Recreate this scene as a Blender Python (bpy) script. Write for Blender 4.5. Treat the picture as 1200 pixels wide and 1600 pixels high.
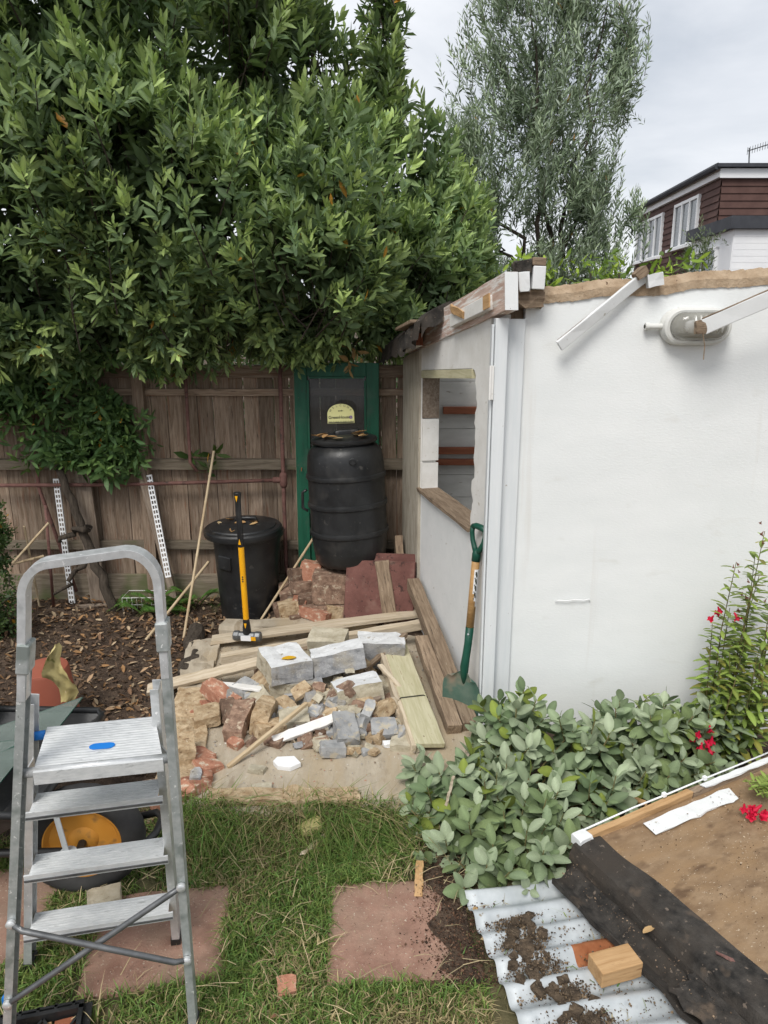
import bpy, bmesh, math, random
import numpy as np
from mathutils import Matrix, Vector, Euler, noise

SC = bpy.context.scene
for o in list(bpy.data.objects):
    bpy.data.objects.remove(o)
COL = SC.collection

# ------------------------------------------------------------------ camera, sky, sun, exposure
cam_d = bpy.data.cameras.new("camera")
cam_d.sensor_fit = 'VERTICAL'
cam_d.sensor_height = 36.0
cam_d.lens = 25.875
cam_d.clip_start = 0.05
cam_d.clip_end = 600
cam = bpy.data.objects.new("camera", cam_d)
COL.objects.link(cam)
cam.location = (0, 0, 1.9)
cam.rotation_euler = (math.radians(90 - 14.3874), 0, 0)
SC.camera = cam

SUN_EL, SUN_AZ = 52.0, 202.0          # azimuth clockwise from +Y: behind the camera, a little to the left
W = bpy.data.worlds.new("World")
SC.world = W
W.use_nodes = True
wn, wl = W.node_tree.nodes, W.node_tree.links
wn.clear()
w_out = wn.new("ShaderNodeOutputWorld")
w_sky = wn.new("ShaderNodeTexSky")
w_sky.sky_type = 'NISHITA'
w_sky.sun_disc = False
w_sky.sun_elevation = math.radians(SUN_EL)
w_sky.sun_rotation = math.radians(SUN_AZ)
w_sky.air_density = 1.2
w_sky.dust_density = 2.0
w_b1 = wn.new("ShaderNodeBackground")
w_b1.inputs[1].default_value = 0.08
wl.new(w_sky.outputs[0], w_b1.inputs[0])
# a closed, uneven layer of cloud over that sky
w_tc = wn.new("ShaderNodeTexCoord")
w_mp = wn.new("ShaderNodeMapping")
w_mp.inputs['Scale'].default_value = (-1.0, 1.0, 2.2)
w_mp.inputs['Location'].default_value = (0.35, 0.1, 0.4)
wl.new(w_tc.outputs['Generated'], w_mp.inputs[0])
w_n = wn.new("ShaderNodeTexNoise")
w_n.inputs['Scale'].default_value = 2.6
w_n.inputs['Detail'].default_value = 7
w_n.inputs['Roughness'].default_value = 0.55
w_n.inputs['Distortion'].default_value = 0.4
wl.new(w_mp.outputs[0], w_n.inputs['Vector'])
w_r = wn.new("ShaderNodeValToRGB")
w_r.color_ramp.elements[0].position = 0.30
w_r.color_ramp.elements[0].color = (0.49, 0.525, 0.58, 1)
w_r.color_ramp.elements[1].position = 0.68
w_r.color_ramp.elements[1].color = (0.83, 0.84, 0.865, 1)
wl.new(w_n.outputs[0], w_r.inputs[0])
w_b2 = wn.new("ShaderNodeBackground")
w_b2.inputs[1].default_value = 0.70
wl.new(w_r.outputs[0], w_b2.inputs[0])
w_mx = wn.new("ShaderNodeMixShader")
w_mx.inputs[0].default_value = 0.93
wl.new(w_b1.outputs[0], w_mx.inputs[1])
wl.new(w_b2.outputs[0], w_mx.inputs[2])
wl.new(w_mx.outputs[0], w_out.inputs[0])

sun_d = bpy.data.lights.new("sun", 'SUN')
sun_d.energy = 1.5
sun_d.angle = math.radians(26)
sun_d.color = (1.0, 0.965, 0.91)
sun = bpy.data.objects.new("sun", sun_d)
COL.objects.link(sun)
_az, _el = math.radians(SUN_AZ), math.radians(SUN_EL)
_sd = Vector((math.sin(_az) * math.cos(_el), math.cos(_az) * math.cos(_el), math.sin(_el)))
sun.rotation_euler = _sd.to_track_quat('Z', 'Y').to_euler()
sun.location = _sd * 30

SC.view_settings.view_transform = 'Standard'
SC.view_settings.look = 'None'
SC.view_settings.gamma = 1.0
SC.view_settings.use_curve_mapping = False
SC.view_settings.exposure = 0.90
SC.cycles.use_adaptive_sampling = True
SC.cycles.adaptive_threshold = 0.02
SC.cycles.max_bounces = 6
SC.cycles.diffuse_bounces = 3
SC.cycles.glossy_bounces = 2
SC.cycles.transparent_max_bounces = 8

# ------------------------------------------------------------------ helpers
rng = np.random.default_rng(7)
WM = {}
I4 = Matrix.Identity(4)


def link(o, parent=None, Mw=I4):
    COL.objects.link(o)
    WM[o.name] = Mw.copy()
    if parent is not None:
        o.parent = parent
        o.matrix_parent_inverse = WM[parent.name].inverted()
    o.matrix_basis = Mw
    return o


def tag(o, label=None, cat=None, group=None, kind=None):
    if label: o["label"] = label
    if cat: o["category"] = cat
    if group: o["group"] = group
    if kind: o["kind"] = kind
    return o


def thing(name, label, cat, loc=(0, 0, 0), group=None):
    o = bpy.data.objects.new(name, None)
    o.empty_display_size = 0.05
    link(o, None, Matrix.Translation(Vector(loc)))
    return tag(o, label, cat, group)


def mesh_from(name, verts, faces, mats, smooth=False, mi=None):
    me = bpy.data.meshes.new(name)
    me.from_pydata([tuple(v) for v in verts], [], [tuple(f) for f in faces])
    for m in (mats if isinstance(mats, (list, tuple)) else [mats]):
        me.materials.append(m)
    if mi is not None:
        me.polygons.foreach_set("material_index", np.asarray(mi, dtype=np.int32))
    if smooth:
        me.polygons.foreach_set("use_smooth", np.ones(len(me.polygons), dtype=bool))
    me.update()
    return me


def new(name, geo, mats, parent=None, Mw=I4, smooth=False, bevel=0.0, mi=None, auto=None):
    """geo: (verts, faces) or a mesh.  Verts are local to the world matrix Mw."""
    me = geo if isinstance(geo, bpy.types.Mesh) else mesh_from(name, geo[0], geo[1], mats, smooth or auto is not None, mi)
    o = bpy.data.objects.new(name, me)
    link(o, parent, Mw)
    if auto is not None:
        me.set_sharp_from_angle(angle=math.radians(auto))
    if bevel:
        b = o.modifiers.new("bevel", 'BEVEL')
        b.width = bevel
        b.segments = 2
        b.limit_method = 'ANGLE'
        b.angle_limit = math.radians(40)
    return o


def T(*a):
    return Matrix.Translation(Vector(a if len(a) == 3 else a[0]))


def R(rx=0, ry=0, rz=0):
    return Euler((math.radians(rx), math.radians(ry), math.radians(rz))).to_matrix().to_4x4()


def frame(p0, p1, up=(0, 0, 1)):
    """matrix with local X along p0->p1, local Z close to up, origin in the middle; returns (matrix, length)"""
    a, b = Vector(p0), Vector(p1)
    x = (b - a)
    L = x.length
    x.normalize()
    z = Vector(up) - x * x.dot(Vector(up))
    if z.length < 1e-4:
        z = Vector((0, 1, 0)) - x * x.dot(Vector((0, 1, 0)))
    z.normalize()
    y = z.cross(x)
    m = Matrix((x, y, z)).transposed().to_4x4()
    m.translation = (a + b) / 2
    return m, L


def box(sx, sy, sz, c=(0, 0, 0)):
    x, y, z = sx / 2, sy / 2, sz / 2
    v = [(c[0] + i * x, c[1] + j * y, c[2] + k * z) for k in (-1, 1) for j in (-1, 1) for i in (-1, 1)]
    f = [(0, 2, 3, 1), (4, 5, 7, 6), (0, 1, 5, 4), (2, 6, 7, 3), (0, 4, 6, 2), (1, 3, 7, 5)]
    return v, f


def merge(*gs):
    V, Fc = [], []
    for v, f in gs:
        n = len(V)
        V += [tuple(q) for q in v]
        Fc += [tuple(i + n for i in q) for q in f]
    return V, Fc


def xf(g, m):
    return [tuple(m @ Vector(v)) for v in g[0]], g[1]


def plank(L, w, t, seed=0, n=7, wob=0.002, rag=0.0):
    """a worn board along X: slightly wavy edges, ragged ends"""
    r = random.Random(seed)
    V, Fc = [], []
    for i in range(n + 1):
        x = -L / 2 + L * i / n
        e = [(-1, -1), (1, -1), (1, 1), (-1, 1)]
        for (a, b) in e:
            dx = r.uniform(-rag, rag) if i in (0, n) else 0
            V.append((x + dx, a * w / 2 + r.uniform(-wob, wob), b * t / 2 + r.uniform(-wob, wob) * 0.5))
    for i in range(n):
        for k in range(4):
            a, b = i * 4 + k, i * 4 + (k + 1) % 4
            Fc.append((a, b, b + 4, a + 4))
    Fc.append((3, 2, 1, 0))
    Fc.append((n * 4, n * 4 + 1, n * 4 + 2, n * 4 + 3))
    # end faces and sides outward
    return V, [tuple(reversed(f)) for f in Fc] if False else Fc


def beam(name, p0, p1, w, t, mat, parent=None, up=(0, 0, 1), bevel=0.003, seed=0, wob=0.002, rag=0.0, n=7):
    m, L = frame(p0, p1, up)
    o = new(name, plank(L, w, t, seed, n, wob, rag), mat, parent, m, bevel=bevel)
    return o


def tube(path, r, seg=10, closed=False, cap=True):
    P = [Vector(p) for p in path]
    n = len(P)
    rs = r if isinstance(r, (list, tuple)) else [r] * n
    V, Fc = [], []
    prev = None
    for i in range(n):
        if closed:
            d = P[(i + 1) % n] - P[i - 1]
        else:
            d = P[min(i + 1, n - 1)] - P[max(i - 1, 0)]
        d.normalize()
        if prev is None:
            u = d.orthogonal().normalized()
        else:
            u = prev - d * prev.dot(d)
            u.normalize()
        prev = u
        w = d.cross(u)
        for k in range(seg):
            a = 2 * math.pi * k / seg
            V.append(tuple(P[i] + (u * math.cos(a) + w * math.sin(a)) * rs[i]))
    m = n if closed else n - 1
    for i in range(m):
        for k in range(seg):
            a, b = i * seg + k, i * seg + (k + 1) % seg
            c, d2 = ((i + 1) % n) * seg + (k + 1) % seg, ((i + 1) % n) * seg + k
            Fc.append((a, b, c, d2))
    if cap and not closed:
        Fc.append(tuple(reversed(range(seg))))
        Fc.append(tuple(range((n - 1) * seg, n * seg)))
    return V, Fc


def strip(path, w, t, up=(0, 0, 1), side=None):
    """rectangular bar swept along a path; side: unit vector for the width direction"""
    P = [Vector(p) for p in path]
    n = len(P)
    V, Fc = [], []
    for i in range(n):
        d = (P[min(i + 1, n - 1)] - P[max(i - 1, 0)]).normalized()
        s = Vector(side) - d * Vector(side).dot(d) if side is not None else d.cross(Vector(up))
        s.normalize()
        q = s.cross(d)
        for a, b in ((-1, -1), (1, -1), (1, 1), (-1, 1)):
            V.append(tuple(P[i] + s * (a * w / 2) + q * (b * t / 2)))
    for i in range(n - 1):
        for k in range(4):
            a, b = i * 4 + k, i * 4 + (k + 1) % 4
            Fc.append((a, a + 4, b + 4, b))
    Fc.append((0, 1, 2, 3))
    Fc.append(tuple((n - 1) * 4 + k for k in (3, 2, 1, 0)))
    return V, Fc


def lathe(prof, seg=40, cap=True):
    V, Fc = [], []
    for (r, z) in prof:
        for k in range(seg):
            a = 2 * math.pi * k / seg
            V.append((r * math.cos(a), r * math.sin(a), z))
    n = len(prof)
    for i in range(n - 1):
        for k in range(seg):
            a, b = i * seg + k, i * seg + (k + 1) % seg
            Fc.append((a, b, b + seg, a + seg))
    if cap:
        Fc.append(tuple(reversed(range(seg))))
        Fc.append(tuple(range((n - 1) * seg, n * seg)))
    return V, Fc


def prism(poly, z0, z1):
    n = len(poly)
    V = [(p[0], p[1], z0) for p in poly] + [(p[0], p[1], z1) for p in poly]
    Fc = [tuple(reversed(range(n))), tuple(range(n, 2 * n))]
    Fc += [(i, (i + 1) % n, (i + 1) % n + n, i + n) for i in range(n)]
    return V, Fc


def rock(sx, sy, sz, seed, chop=0.4, rough=0.006, sub=1, amount=0.3):
    """a broken chunk: box with some corners knocked off, hull, then fine unevenness"""
    r = random.Random(seed)
    pts = []
    for i in (-1, 1):
        for j in (-1, 1):
            for k in (-1, 1):
                c = Vector((i * sx / 2, j * sy / 2, k * sz / 2))
                if r.random() < chop:
                    a = r.uniform(0.3, 1.0) * amount
                    pts += [c - Vector((i * sx * a * r.uniform(.5, 1.3), 0, 0)), c - Vector((0, j * sy * a * r.uniform(.5, 1.3), 0)),
                            c - Vector((0, 0, k * sz * a * r.uniform(.5, 1.3)))]
                else:
                    pts.append(c * r.uniform(0.93, 1.0))
    bm = bmesh.new()
    for p in pts:
        bm.verts.new(p)
    bmesh.ops.convex_hull(bm, input=bm.verts)
    for v in [v for v in bm.verts if not v.link_faces]:
        bm.verts.remove(v)
    bmesh.ops.dissolve_limit(bm, angle_limit=0.02, verts=bm.verts, edges=bm.edges)
    bmesh.ops.triangulate(bm, faces=bm.faces)
    if sub:
        bmesh.ops.subdivide_edges(bm, edges=bm.edges, cuts=sub, use_grid_fill=True)
    off = Vector((r.uniform(0, 50), r.uniform(0, 50), r.uniform(0, 50)))
    for v in bm.verts:
        nv = noise.noise_vector((v.co + off) * 14.0) * 1.3 + noise.noise_vector((v.co + off) * 42.0) * .7
        v.co += nv * rough
    bmesh.ops.recalc_face_normals(bm, faces=bm.faces)
    bm.verts.index_update()
    g = [tuple(v.co) for v in bm.verts], [tuple(v.index for v in f.verts) for f in bm.faces]
    bm.free()
    return g


def faces_by_normal(g, rules, default=0):
    """material index for each face by its normal: rules = [(axis vector, min dot, index)]"""
    out = []
    for f in g[1]:
        a, b, c = (Vector(g[0][i]) for i in f[:3])
        n = (b - a).cross(c - a)
        if n.length > 0: n.normalize()
        k = default
        for ax, d, i in rules:
            if n.dot(Vector(ax)) > d:
                k = i
        out.append(k)
    return out


# ------------------------------------------------------------------ materials
def M(name, c1, c2=None, scale=8.0, rough=0.8, bump=0.3, bscale=None, stretch=(1, 1, 1), spots=None, metal=0.0, var=0.0,
      spec=0.35, detail=8.0, lo=0.35, hi=0.65, c3=None, s3=2.0, bdist=0.004, drip=None, distort=0.0, roughvar=0.0):
    m = bpy.data.materials.new(name)
    m.use_nodes = True
    n, l = m.node_tree.nodes, m.node_tree.links
    n.clear()
    out = n.new("ShaderNodeOutputMaterial")
    bs = n.new("ShaderNodeBsdfPrincipled")
    l.new(bs.outputs[0], out.inputs[0])
    bs.inputs['Roughness'].default_value = rough
    bs.inputs['Metallic'].default_value = metal
    bs.inputs['Specular IOR Level'].default_value = spec
    tc = n.new("ShaderNodeTexCoord")
    oi = n.new("ShaderNodeObjectInfo")
    ml = n.new("ShaderNodeMath"); ml.operation = 'MULTIPLY'; ml.inputs[1].default_value = 37.0
    l.new(oi.outputs['Random'], ml.inputs[0])
    ad = n.new("ShaderNodeVectorMath"); ad.operation = 'ADD'
    l.new(tc.outputs['Object'], ad.inputs[0]); l.new(ml.outputs[0], ad.inputs[1])
    mp = n.new("ShaderNodeMapping")
    mp.inputs['Scale'].default_value = stretch
    l.new(ad.outputs[0], mp.inputs[0])

    def nz(sc, det=detail, src=mp, ro=0.6, di=0.0):
        t = n.new("ShaderNodeTexNoise")
        t.inputs['Scale'].default_value = sc
        t.inputs['Detail'].default_value = det
        t.inputs['Roughness'].default_value = ro
        t.inputs['Distortion'].default_value = di
        l.new(src.outputs[0], t.inputs['Vector'])
        return t

    def ramp(a, b, ca, cb, src):
        q = n.new("ShaderNodeValToRGB")
        q.color_ramp.elements[0].position = a
        q.color_ramp.elements[1].position = b
        q.color_ramp.elements[0].color = (*ca, 1) if len(ca) == 3 else ca
        q.color_ramp.elements[1].color = (*cb, 1) if len(cb) == 3 else cb
        l.new(src, q.inputs[0])
        return q

    def mix(fac, a, b):
        q = n.new("ShaderNodeMix"); q.data_type = 'RGBA'
        l.new(fac, q.inputs[0])
        for s, k in ((a, 6), (b, 7)):
            if isinstance(s, tuple): q.inputs[k].default_value = (*s, 1)
            else: l.new(s, q.inputs[k])
        return q.outputs[2]
    c2 = c2 or c1
    base = nz(scale, di=distort)
    col = ramp(lo, hi, c1, c2, base.outputs[0]).outputs[0]
    if c3:
        t3 = nz(s3, 4)
        col = mix(ramp(0.45, 0.62, (0, 0, 0), (1, 1, 1), t3.outputs[0]).outputs[0], col, c3)
    for sp in (spots or []):      # (colour, scale, threshold, softness[, unstretched])
        t = nz(sp[1], 3, src=(ad if len(sp) > 4 else mp))
        col = mix(ramp(sp[2], sp[2] + sp[3], (0, 0, 0), (1, 1, 1), t.outputs[0]).outputs[0], col, sp[0])
    if drip:                      # thin runs down a vertical face: (colour, scale, threshold, softness)
        m2 = n.new("ShaderNodeMapping"); m2.inputs['Scale'].default_value = (1, 1, .06)
        l.new(ad.outputs[0], m2.inputs[0])
        t = nz(drip[1], 4, src=m2)
        col = mix(ramp(drip[2], drip[2] + drip[3], (0, 0, 0), (1, 1, 1), t.outputs[0]).outputs[0], col, drip[0])
    if var:
        hs = n.new("ShaderNodeHueSaturation")
        mr = n.new("ShaderNodeMapRange")
        mr.inputs['To Min'].default_value = 1 - var
        mr.inputs['To Max'].default_value = 1 + var
        l.new(oi.outputs['Random'], mr.inputs[0])
        l.new(mr.outputs[0], hs.inputs['Value'])
        l.new(col, hs.inputs['Color'])
        col = hs.outputs[0]
    l.new(col, bs.inputs['Base Color'])
    if roughvar:
        rr = ramp(0.3, 0.7, (rough - roughvar,) * 3, (min(1, rough + roughvar),) * 3, nz(scale * 1.7, 5).outputs[0])
        l.new(rr.outputs[0], bs.inputs['Roughness'])
    if bump:
        bt = nz(bscale or scale * 3, 8)
        bp = n.new("ShaderNodeBump")
        bp.inputs['Strength'].default_value = bump
        bp.inputs['Distance'].default_value = bdist
        l.new(bt.outputs[0], bp.inputs['Height'])
        l.new(bp.outputs[0], bs.inputs['Normal'])
    return m


def leaf_mat(name, rough=0.45, trans=0.22, spec=0.4, tcol=(0.25, 0.4, 0.06), texs=60, bmp=.15):
    """foliage: base colour from the mesh attribute 'tint' (each leaf's own colour), a little light shining through"""
    m = bpy.data.materials.new(name)
    m.use_nodes = True
    n, l = m.node_tree.nodes, m.node_tree.links
    n.clear()
    out = n.new("ShaderNodeOutputMaterial")
    at = n.new("ShaderNodeAttribute"); at.attribute_name = "tint"
    bs = n.new("ShaderNodeBsdfPrincipled")
    bs.inputs['Roughness'].default_value = rough
    bs.inputs['Specular IOR Level'].default_value = spec
    tr = n.new("ShaderNodeBsdfTranslucent")
    mu = n.new("ShaderNodeMix"); mu.data_type = 'RGBA'; mu.blend_type = 'MIX'; mu.inputs[0].default_value = 0.45
    mu.inputs[7].default_value = (*tcol, 1)
    tc = n.new("ShaderNodeTexCoord")
    t = n.new("ShaderNodeTexNoise"); t.inputs['Scale'].default_value = texs; t.inputs['Detail'].default_value = 5
    l.new(tc.outputs['Object'], t.inputs['Vector'])
    hs = n.new("ShaderNodeHueSaturation")
    mr = n.new("ShaderNodeMapRange"); mr.inputs['To Min'].default_value = 0.72; mr.inputs['To Max'].default_value = 1.28
    l.new(t.outputs[0], mr.inputs[0]); l.new(mr.outputs[0], hs.inputs['Value']); l.new(at.outputs['Color'], hs.inputs['Color'])
    l.new(hs.outputs[0], bs.inputs['Base Color']); l.new(hs.outputs[0], mu.inputs[6]); l.new(mu.outputs[2], tr.inputs[0])
    bt = n.new("ShaderNodeBump"); bt.inputs['Strength'].default_value = bmp; bt.inputs['Distance'].default_value = 0.002
    l.new(t.outputs[0], bt.inputs['Height']); l.new(bt.outputs[0], bs.inputs['Normal'])
    mx = n.new("ShaderNodeMixShader"); mx.inputs[0].default_value = trans
    l.new(bs.outputs[0], mx.inputs[1]); l.new(tr.outputs[0], mx.inputs[2]); l.new(mx.outputs[0], out.inputs[0])
    return m


WOOD = dict(stretch=(1.2, 14, 14), bscale=9, bump=0.5, distort=0.6)
MAT = dict(
    soil=M("soil", (.038, .025, .017), (.125, .085, .058), 18, .95, 1.0, 60, spots=[((.22, .16, .11), 80, .62, .06), ((.025, .017, .012), 30, .6, .08)], c3=(.075, .05, .034), s3=1.5, bdist=.02),
    thatch=M("lawn_earth", (.035, .04, .014), (.10, .095, .045), 10, .95, .8, 60, c3=(.14, .115, .06), s3=2.2, bdist=.01),
    concrete=M("concrete", (.36, .305, .23), (.47, .41, .32), 9, .92, .6, 60, spots=[((.29, .235, .165), 6, .60, .12), ((.55, .51, .44), 60, .66, .06)], c3=(.40, .325, .225), s3=2.5, bdist=.006, stretch=(2.4, .8, 1)),
    mortar=M("mortar", (.33, .235, .15), (.47, .36, .25), 16, .95, .8, 60, spots=[((.12, .075, .045), 40, .68, .04)], bdist=.008),
    block_grey=M("block_grey", (.23, .235, .245), (.40, .40, .405), 26, .92, .8, 120, spots=[((.50, .495, .47), 90, .62, .06), ((.15, .145, .14), 14, .64, .08)], var=.10, bdist=.006, c3=(.36, .33, .28), s3=7),
    block_tan=M("block_tan", (.36, .315, .225), (.52, .475, .37), 22, .92, .8, 110, spots=[((.25, .205, .14), 40, .64, .08), ((.58, .55, .47), 110, .68, .05)], var=.1, bdist=.006),
    stone_tan=M("stone_tan", (.33, .225, .125), (.56, .44, .29), 26, .93, .9, 90, spots=[((.19, .115, .06), 30, .60, .1), ((.62, .54, .42), 80, .66, .06)], var=.15, bdist=.008),
    brick_red=M("brick_red", (.31, .135, .085), (.45, .235, .155), 30, .92, .8, 110, spots=[((.52, .43, .33), 30, .56, .1), ((.19, .08, .055), 70, .66, .05)], var=.15, bdist=.006),
    brick_dirty=M("brick_dirty", (.14, .085, .06), (.31, .205, .145), 28, .95, .9, 100, spots=[((.42, .34, .25), 34, .57, .1), ((.07, .045, .03), 60, .66, .05)], var=.28, bdist=.006),
    slate=M("slate", (.27, .275, .28), (.41, .41, .405), 20, .88, .6, 100, spots=[((.47, .42, .33), 26, .55, .1), ((.19, .19, .19), 60, .66, .05)], var=.2, bdist=.004),
    white_paint=M("white_paint", (.66, .675, .675), (.72, .73, .73), 8, .62, .35, 120, spots=[((.42, .395, .35), 30, .70, .04), ((.2, .16, .12), 90, .735, .02)], bdist=.002),
    white_old=M("white_paint_old", (.68, .665, .63), (.78, .77, .745), 9, .7, .35, 80, spots=[((.44, .39, .32), 14, .66, .07), ((.09, .08, .07), 90, .725, .02), ((.52, .48, .42), 40, .69, .04)], bdist=.002),
    white_wall=M("white_masonry_paint", (.73, .75, .745), (.78, .795, .79), 2.2, .75, .26, 60, spots=[((.68, .685, .66), 4, .63, .16), ((.50, .49, .46), 70, .745, .02)], stretch=(1, 1, 2.6), bdist=.004, drip=((.685, .68, .655), 9, .60, .14)),
    white_top=M("white_paint_on_block", (.60, .61, .615), (.71, .72, .725), 30, .78, .7, 110, spots=[((.36, .325, .27), 24, .64, .07), ((.25, .22, .18), 90, .68, .03)], bdist=.005),
    tile_white=M("tile_white", (.78, .79, .80), (.83, .84, .85), 6, .35, .1, 50),
    frame_white=M("door_frame_white", (.64, .67, .685), (.70, .72, .73), 3, .5, .15, 40, stretch=(14, 14, 1.2), spots=[((.40, .37, .33), 40, .74, .03, 1), ((.2, .18, .16), 110, .75, .02, 1)]),
    pink_wood=M("pink_primer_wood", (.44, .30, .245), (.60, .47, .40), 8, .8, .4, 30, stretch=(1.2, 12, 12), spots=[((.70, .68, .65), 6, .52, .1), ((.25, .15, .1), 30, .71, .05)]),
    wood_grey=M("wood_grey", (.155, .115, .085), (.29, .235, .185), 5, .9, spots=[((.085, .062, .045), 9, .62, .1)], var=.22, **WOOD),
    wood_fence=M("wood_fence", (.165, .115, .078), (.30, .228, .170), 4.5, .92, spots=[((.075, .052, .038), 7, .60, .12), ((.20, .11, .07), 3, .58, .12), ((.36, .31, .26), 16, .66, .08)], var=.34, **WOOD),
    wood_moss=M("wood_fence_mossy", (.13, .105, .075), (.24, .20, .15), 5, .95, spots=[((.10, .11, .05), 2.5, .53, .12, 1)], var=.15, **WOOD),
    wood_pale=M("wood_pale", (.42, .34, .235), (.58, .50, .385), 5, .85, spots=[((.26, .19, .12), 9, .66, .08)], var=.12, **WOOD),
    wood_brown=M("wood_brown", (.155, .108, .072), (.30, .225, .155), 5, .9, spots=[((.085, .06, .042), 8, .58, .12), ((.40, .33, .25), 26, .66, .06), ((.06, .045, .035), 70, .70, .03, 1)], var=.15, **WOOD),
    wood_new=M("wood_new", (.40, .235, .105), (.52, .33, .165), 5, .75, spots=[((.28, .15, .07), 8, .66, .06)], var=.08, **WOOD),
    wood_cream=M("cream_painted_board", (.42, .39, .24), (.55, .515, .355), 4, .8, spots=[((.30, .22, .13), 8, .66, .06), ((.15, .11, .07), 40, .735, .02, 1)], **WOOD),
    post_wood=M("post_wood_weathered", (.30, .265, .21), (.46, .42, .345), 5, .88, .4, 40, stretch=(6, 6, 1), spots=[((.17, .135, .095), 5, .62, .1), ((.07, .055, .045), 60, .72, .03, 1)]),
    batten_red=M("batten_red_brown", (.22, .07, .035), (.32, .115, .06), 5, .7, **WOOD),
    bamboo=M("bamboo_cane", (.42, .31, .185), (.55, .44, .29), 5, .7, bump=.2, stretch=(1, 6, 6), spots=[((.24, .17, .1), 9, .66, .06)]),
    felt=M("roofing_felt", (.014, .013, .012), (.062, .055, .048), 22, .97, 1.0, 160, spots=[((.15, .12, .095), 45, .64, .06), ((.10, .075, .055), 9, .6, .1)], c3=(.045, .037, .03), s3=4, bdist=.004),
    board_brown=M("roof_board_brown", (.185, .118, .066), (.29, .20, .12), 11, .88, .5, 120, spots=[((.12, .072, .04), 5, .57, .12), ((.46, .37, .27), 70, .66, .05), ((.07, .045, .028), 90, .68, .03)], c3=(.265, .17, .09), s3=3, bdist=.003, stretch=(1, 2.2, 1)),
    galv=M("galvanised", (.385, .415, .43), (.52, .55, .565), 9, .6, .12, 40, metal=.2, spots=[((.30, .33, .35), 14, .6, .12), ((.22, .19, .15), 30, .68, .06)], roughvar=.1),
    alu_light=M("aluminium_tread", (.55, .565, .57), (.68, .69, .69), 30, .5, .2, 160, metal=.3, spots=[((.80, .80, .80), 55, .68, .04), ((.40, .41, .41), 20, .62, .1)], roughvar=.12, bdist=.001, stretch=(1, 4, 4)),
    lining=M("lining_board_grey", (.50, .495, .475), (.62, .615, .595), 5, .8, .3, 60, spots=[((.34, .31, .28), 14, .66, .07), ((.08, .07, .06), 60, .74, .02)], stretch=(1, 3, 3), var=.05),
    rib=M("lamp_rib_glint", (.78, .78, .75), (.82, .82, .79), 9, .2, 0),  # clear glass ribs coloured near white, their highlights put into the colour
    moss=M("moss_dirt", (.05, .036, .024), (.16, .115, .075), 40, .97, 1.0, 120, spots=[((.24, .18, .12), 90, .6, .06)], bdist=.02),
    rust=M("rust", (.21, .065, .022), (.36, .14, .06), 14, .85, .5, 60),
    red_pipe=M("red_oxide_pipe", (.14, .066, .055), (.21, .108, .09), 24, .8, .5, 90, spots=[((.075, .05, .042), 20, .58, .1)]),
    green_paint=M("green_gloss", (.006, .075, .040), (.012, .105, .058), 5, .5, .25, 30, stretch=(8, 8, 1), spots=[((.02, .045, .028), 12, .60, .1), ((.16, .15, .11), 45, .72, .03, 1), ((.04, .10, .065), 5, .56, .14, 1)]),
    black_plastic=M("black_plastic", (.010, .0105, .0115), (.020, .021, .022), 6, .42, .2, 60, spots=[((.10, .095, .088), 75, .70, .03), ((.035, .034, .033), 5, .56, .14), ((.06, .057, .052), 16, .66, .06)], roughvar=.14, spec=.5),
    black_metal=M("black_metal", (.012, .012, .012), (.022, .022, .022), 8, .45, .1, 40, spots=[((.1, .09, .08), 40, .72, .03)], spec=.5),
    rubber=M("tyre_rubber", (.022, .022, .023), (.045, .044, .043), 8, .85, .2, 50),
    yellow_rim=M("rim_yellow", (.50, .205, .022), (.56, .255, .04), 6, .65, .1, 30, spots=[((.28, .14, .04), 12, .60, .1)]),
    yellow=M("handle_yellow", (.78, .36, .008), (.82, .41, .012), 5, .4, .05, 30, spots=[((.4, .2, .03), 30, .74, .03)]),
    alu=M("aluminium", (.54, .555, .56), (.68, .69, .695), 30, .42, .2, 160, metal=.55, spots=[((.84, .84, .84), 75, .66, .03), ((.42, .44, .44), 16, .58, .14)], roughvar=.12, bdist=.001),
    alu_dull=M("aluminium_weathered", (.36, .39, .385), (.50, .52, .515), 40, .48, .25, 160, metal=.55, spots=[((.76, .77, .76), 70, .645, .03), ((.26, .29, .275), 14, .54, .12), ((.14, .14, .13), 90, .72, .02)], bdist=.001),
    steel_dark=M("steel_dark", (.11, .115, .12), (.20, .205, .21), 14, .45, .1, 40, metal=.6, spots=[((.5, .5, .5), 60, .72, .03)]),
    blue_plastic=M("blue_plastic", (.015, .16, .55), (.02, .20, .62), 5, .4, .05),
    green_plastic=M("dark_green_plastic", (.006, .055, .035), (.010, .075, .048), 5, .45, .1, 40, spots=[((.16, .16, .13), 30, .70, .04)]),
    shaft_wood=M("shaft_wood", (.36, .20, .075), (.46, .28, .12), 5, .55, **WOOD),
    spade_steel=M("spade_blade", (.045, .13, .10), (.16, .22, .18), 5, .55, .2, 40, metal=.25, spots=[((.30, .25, .19), 7, .54, .14)]),
    paver=M("paver_red", (.235, .130, .095), (.345, .21, .155), 14, .93, .7, 120, spots=[((.47, .39, .31), 120, .64, .05), ((.15, .09, .065), 4, .56, .14), ((.10, .06, .045), 70, .68, .04)], var=.06, c3=(.28, .185, .135), s3=5, bdist=.005),
    slab_red=M("slab_dark_red", (.12, .052, .043), (.185, .085, .070), 9, .92, .6, 90, spots=[((.06, .032, .027), 30, .60, .08), ((.34, .26, .21), 80, .70, .03), ((.22, .14, .11), 6, .58, .14)], bdist=.004),
    pot=M("pot_brown_red", (.27, .08, .05), (.33, .105, .068), 3, .5, .05, 30),
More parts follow.
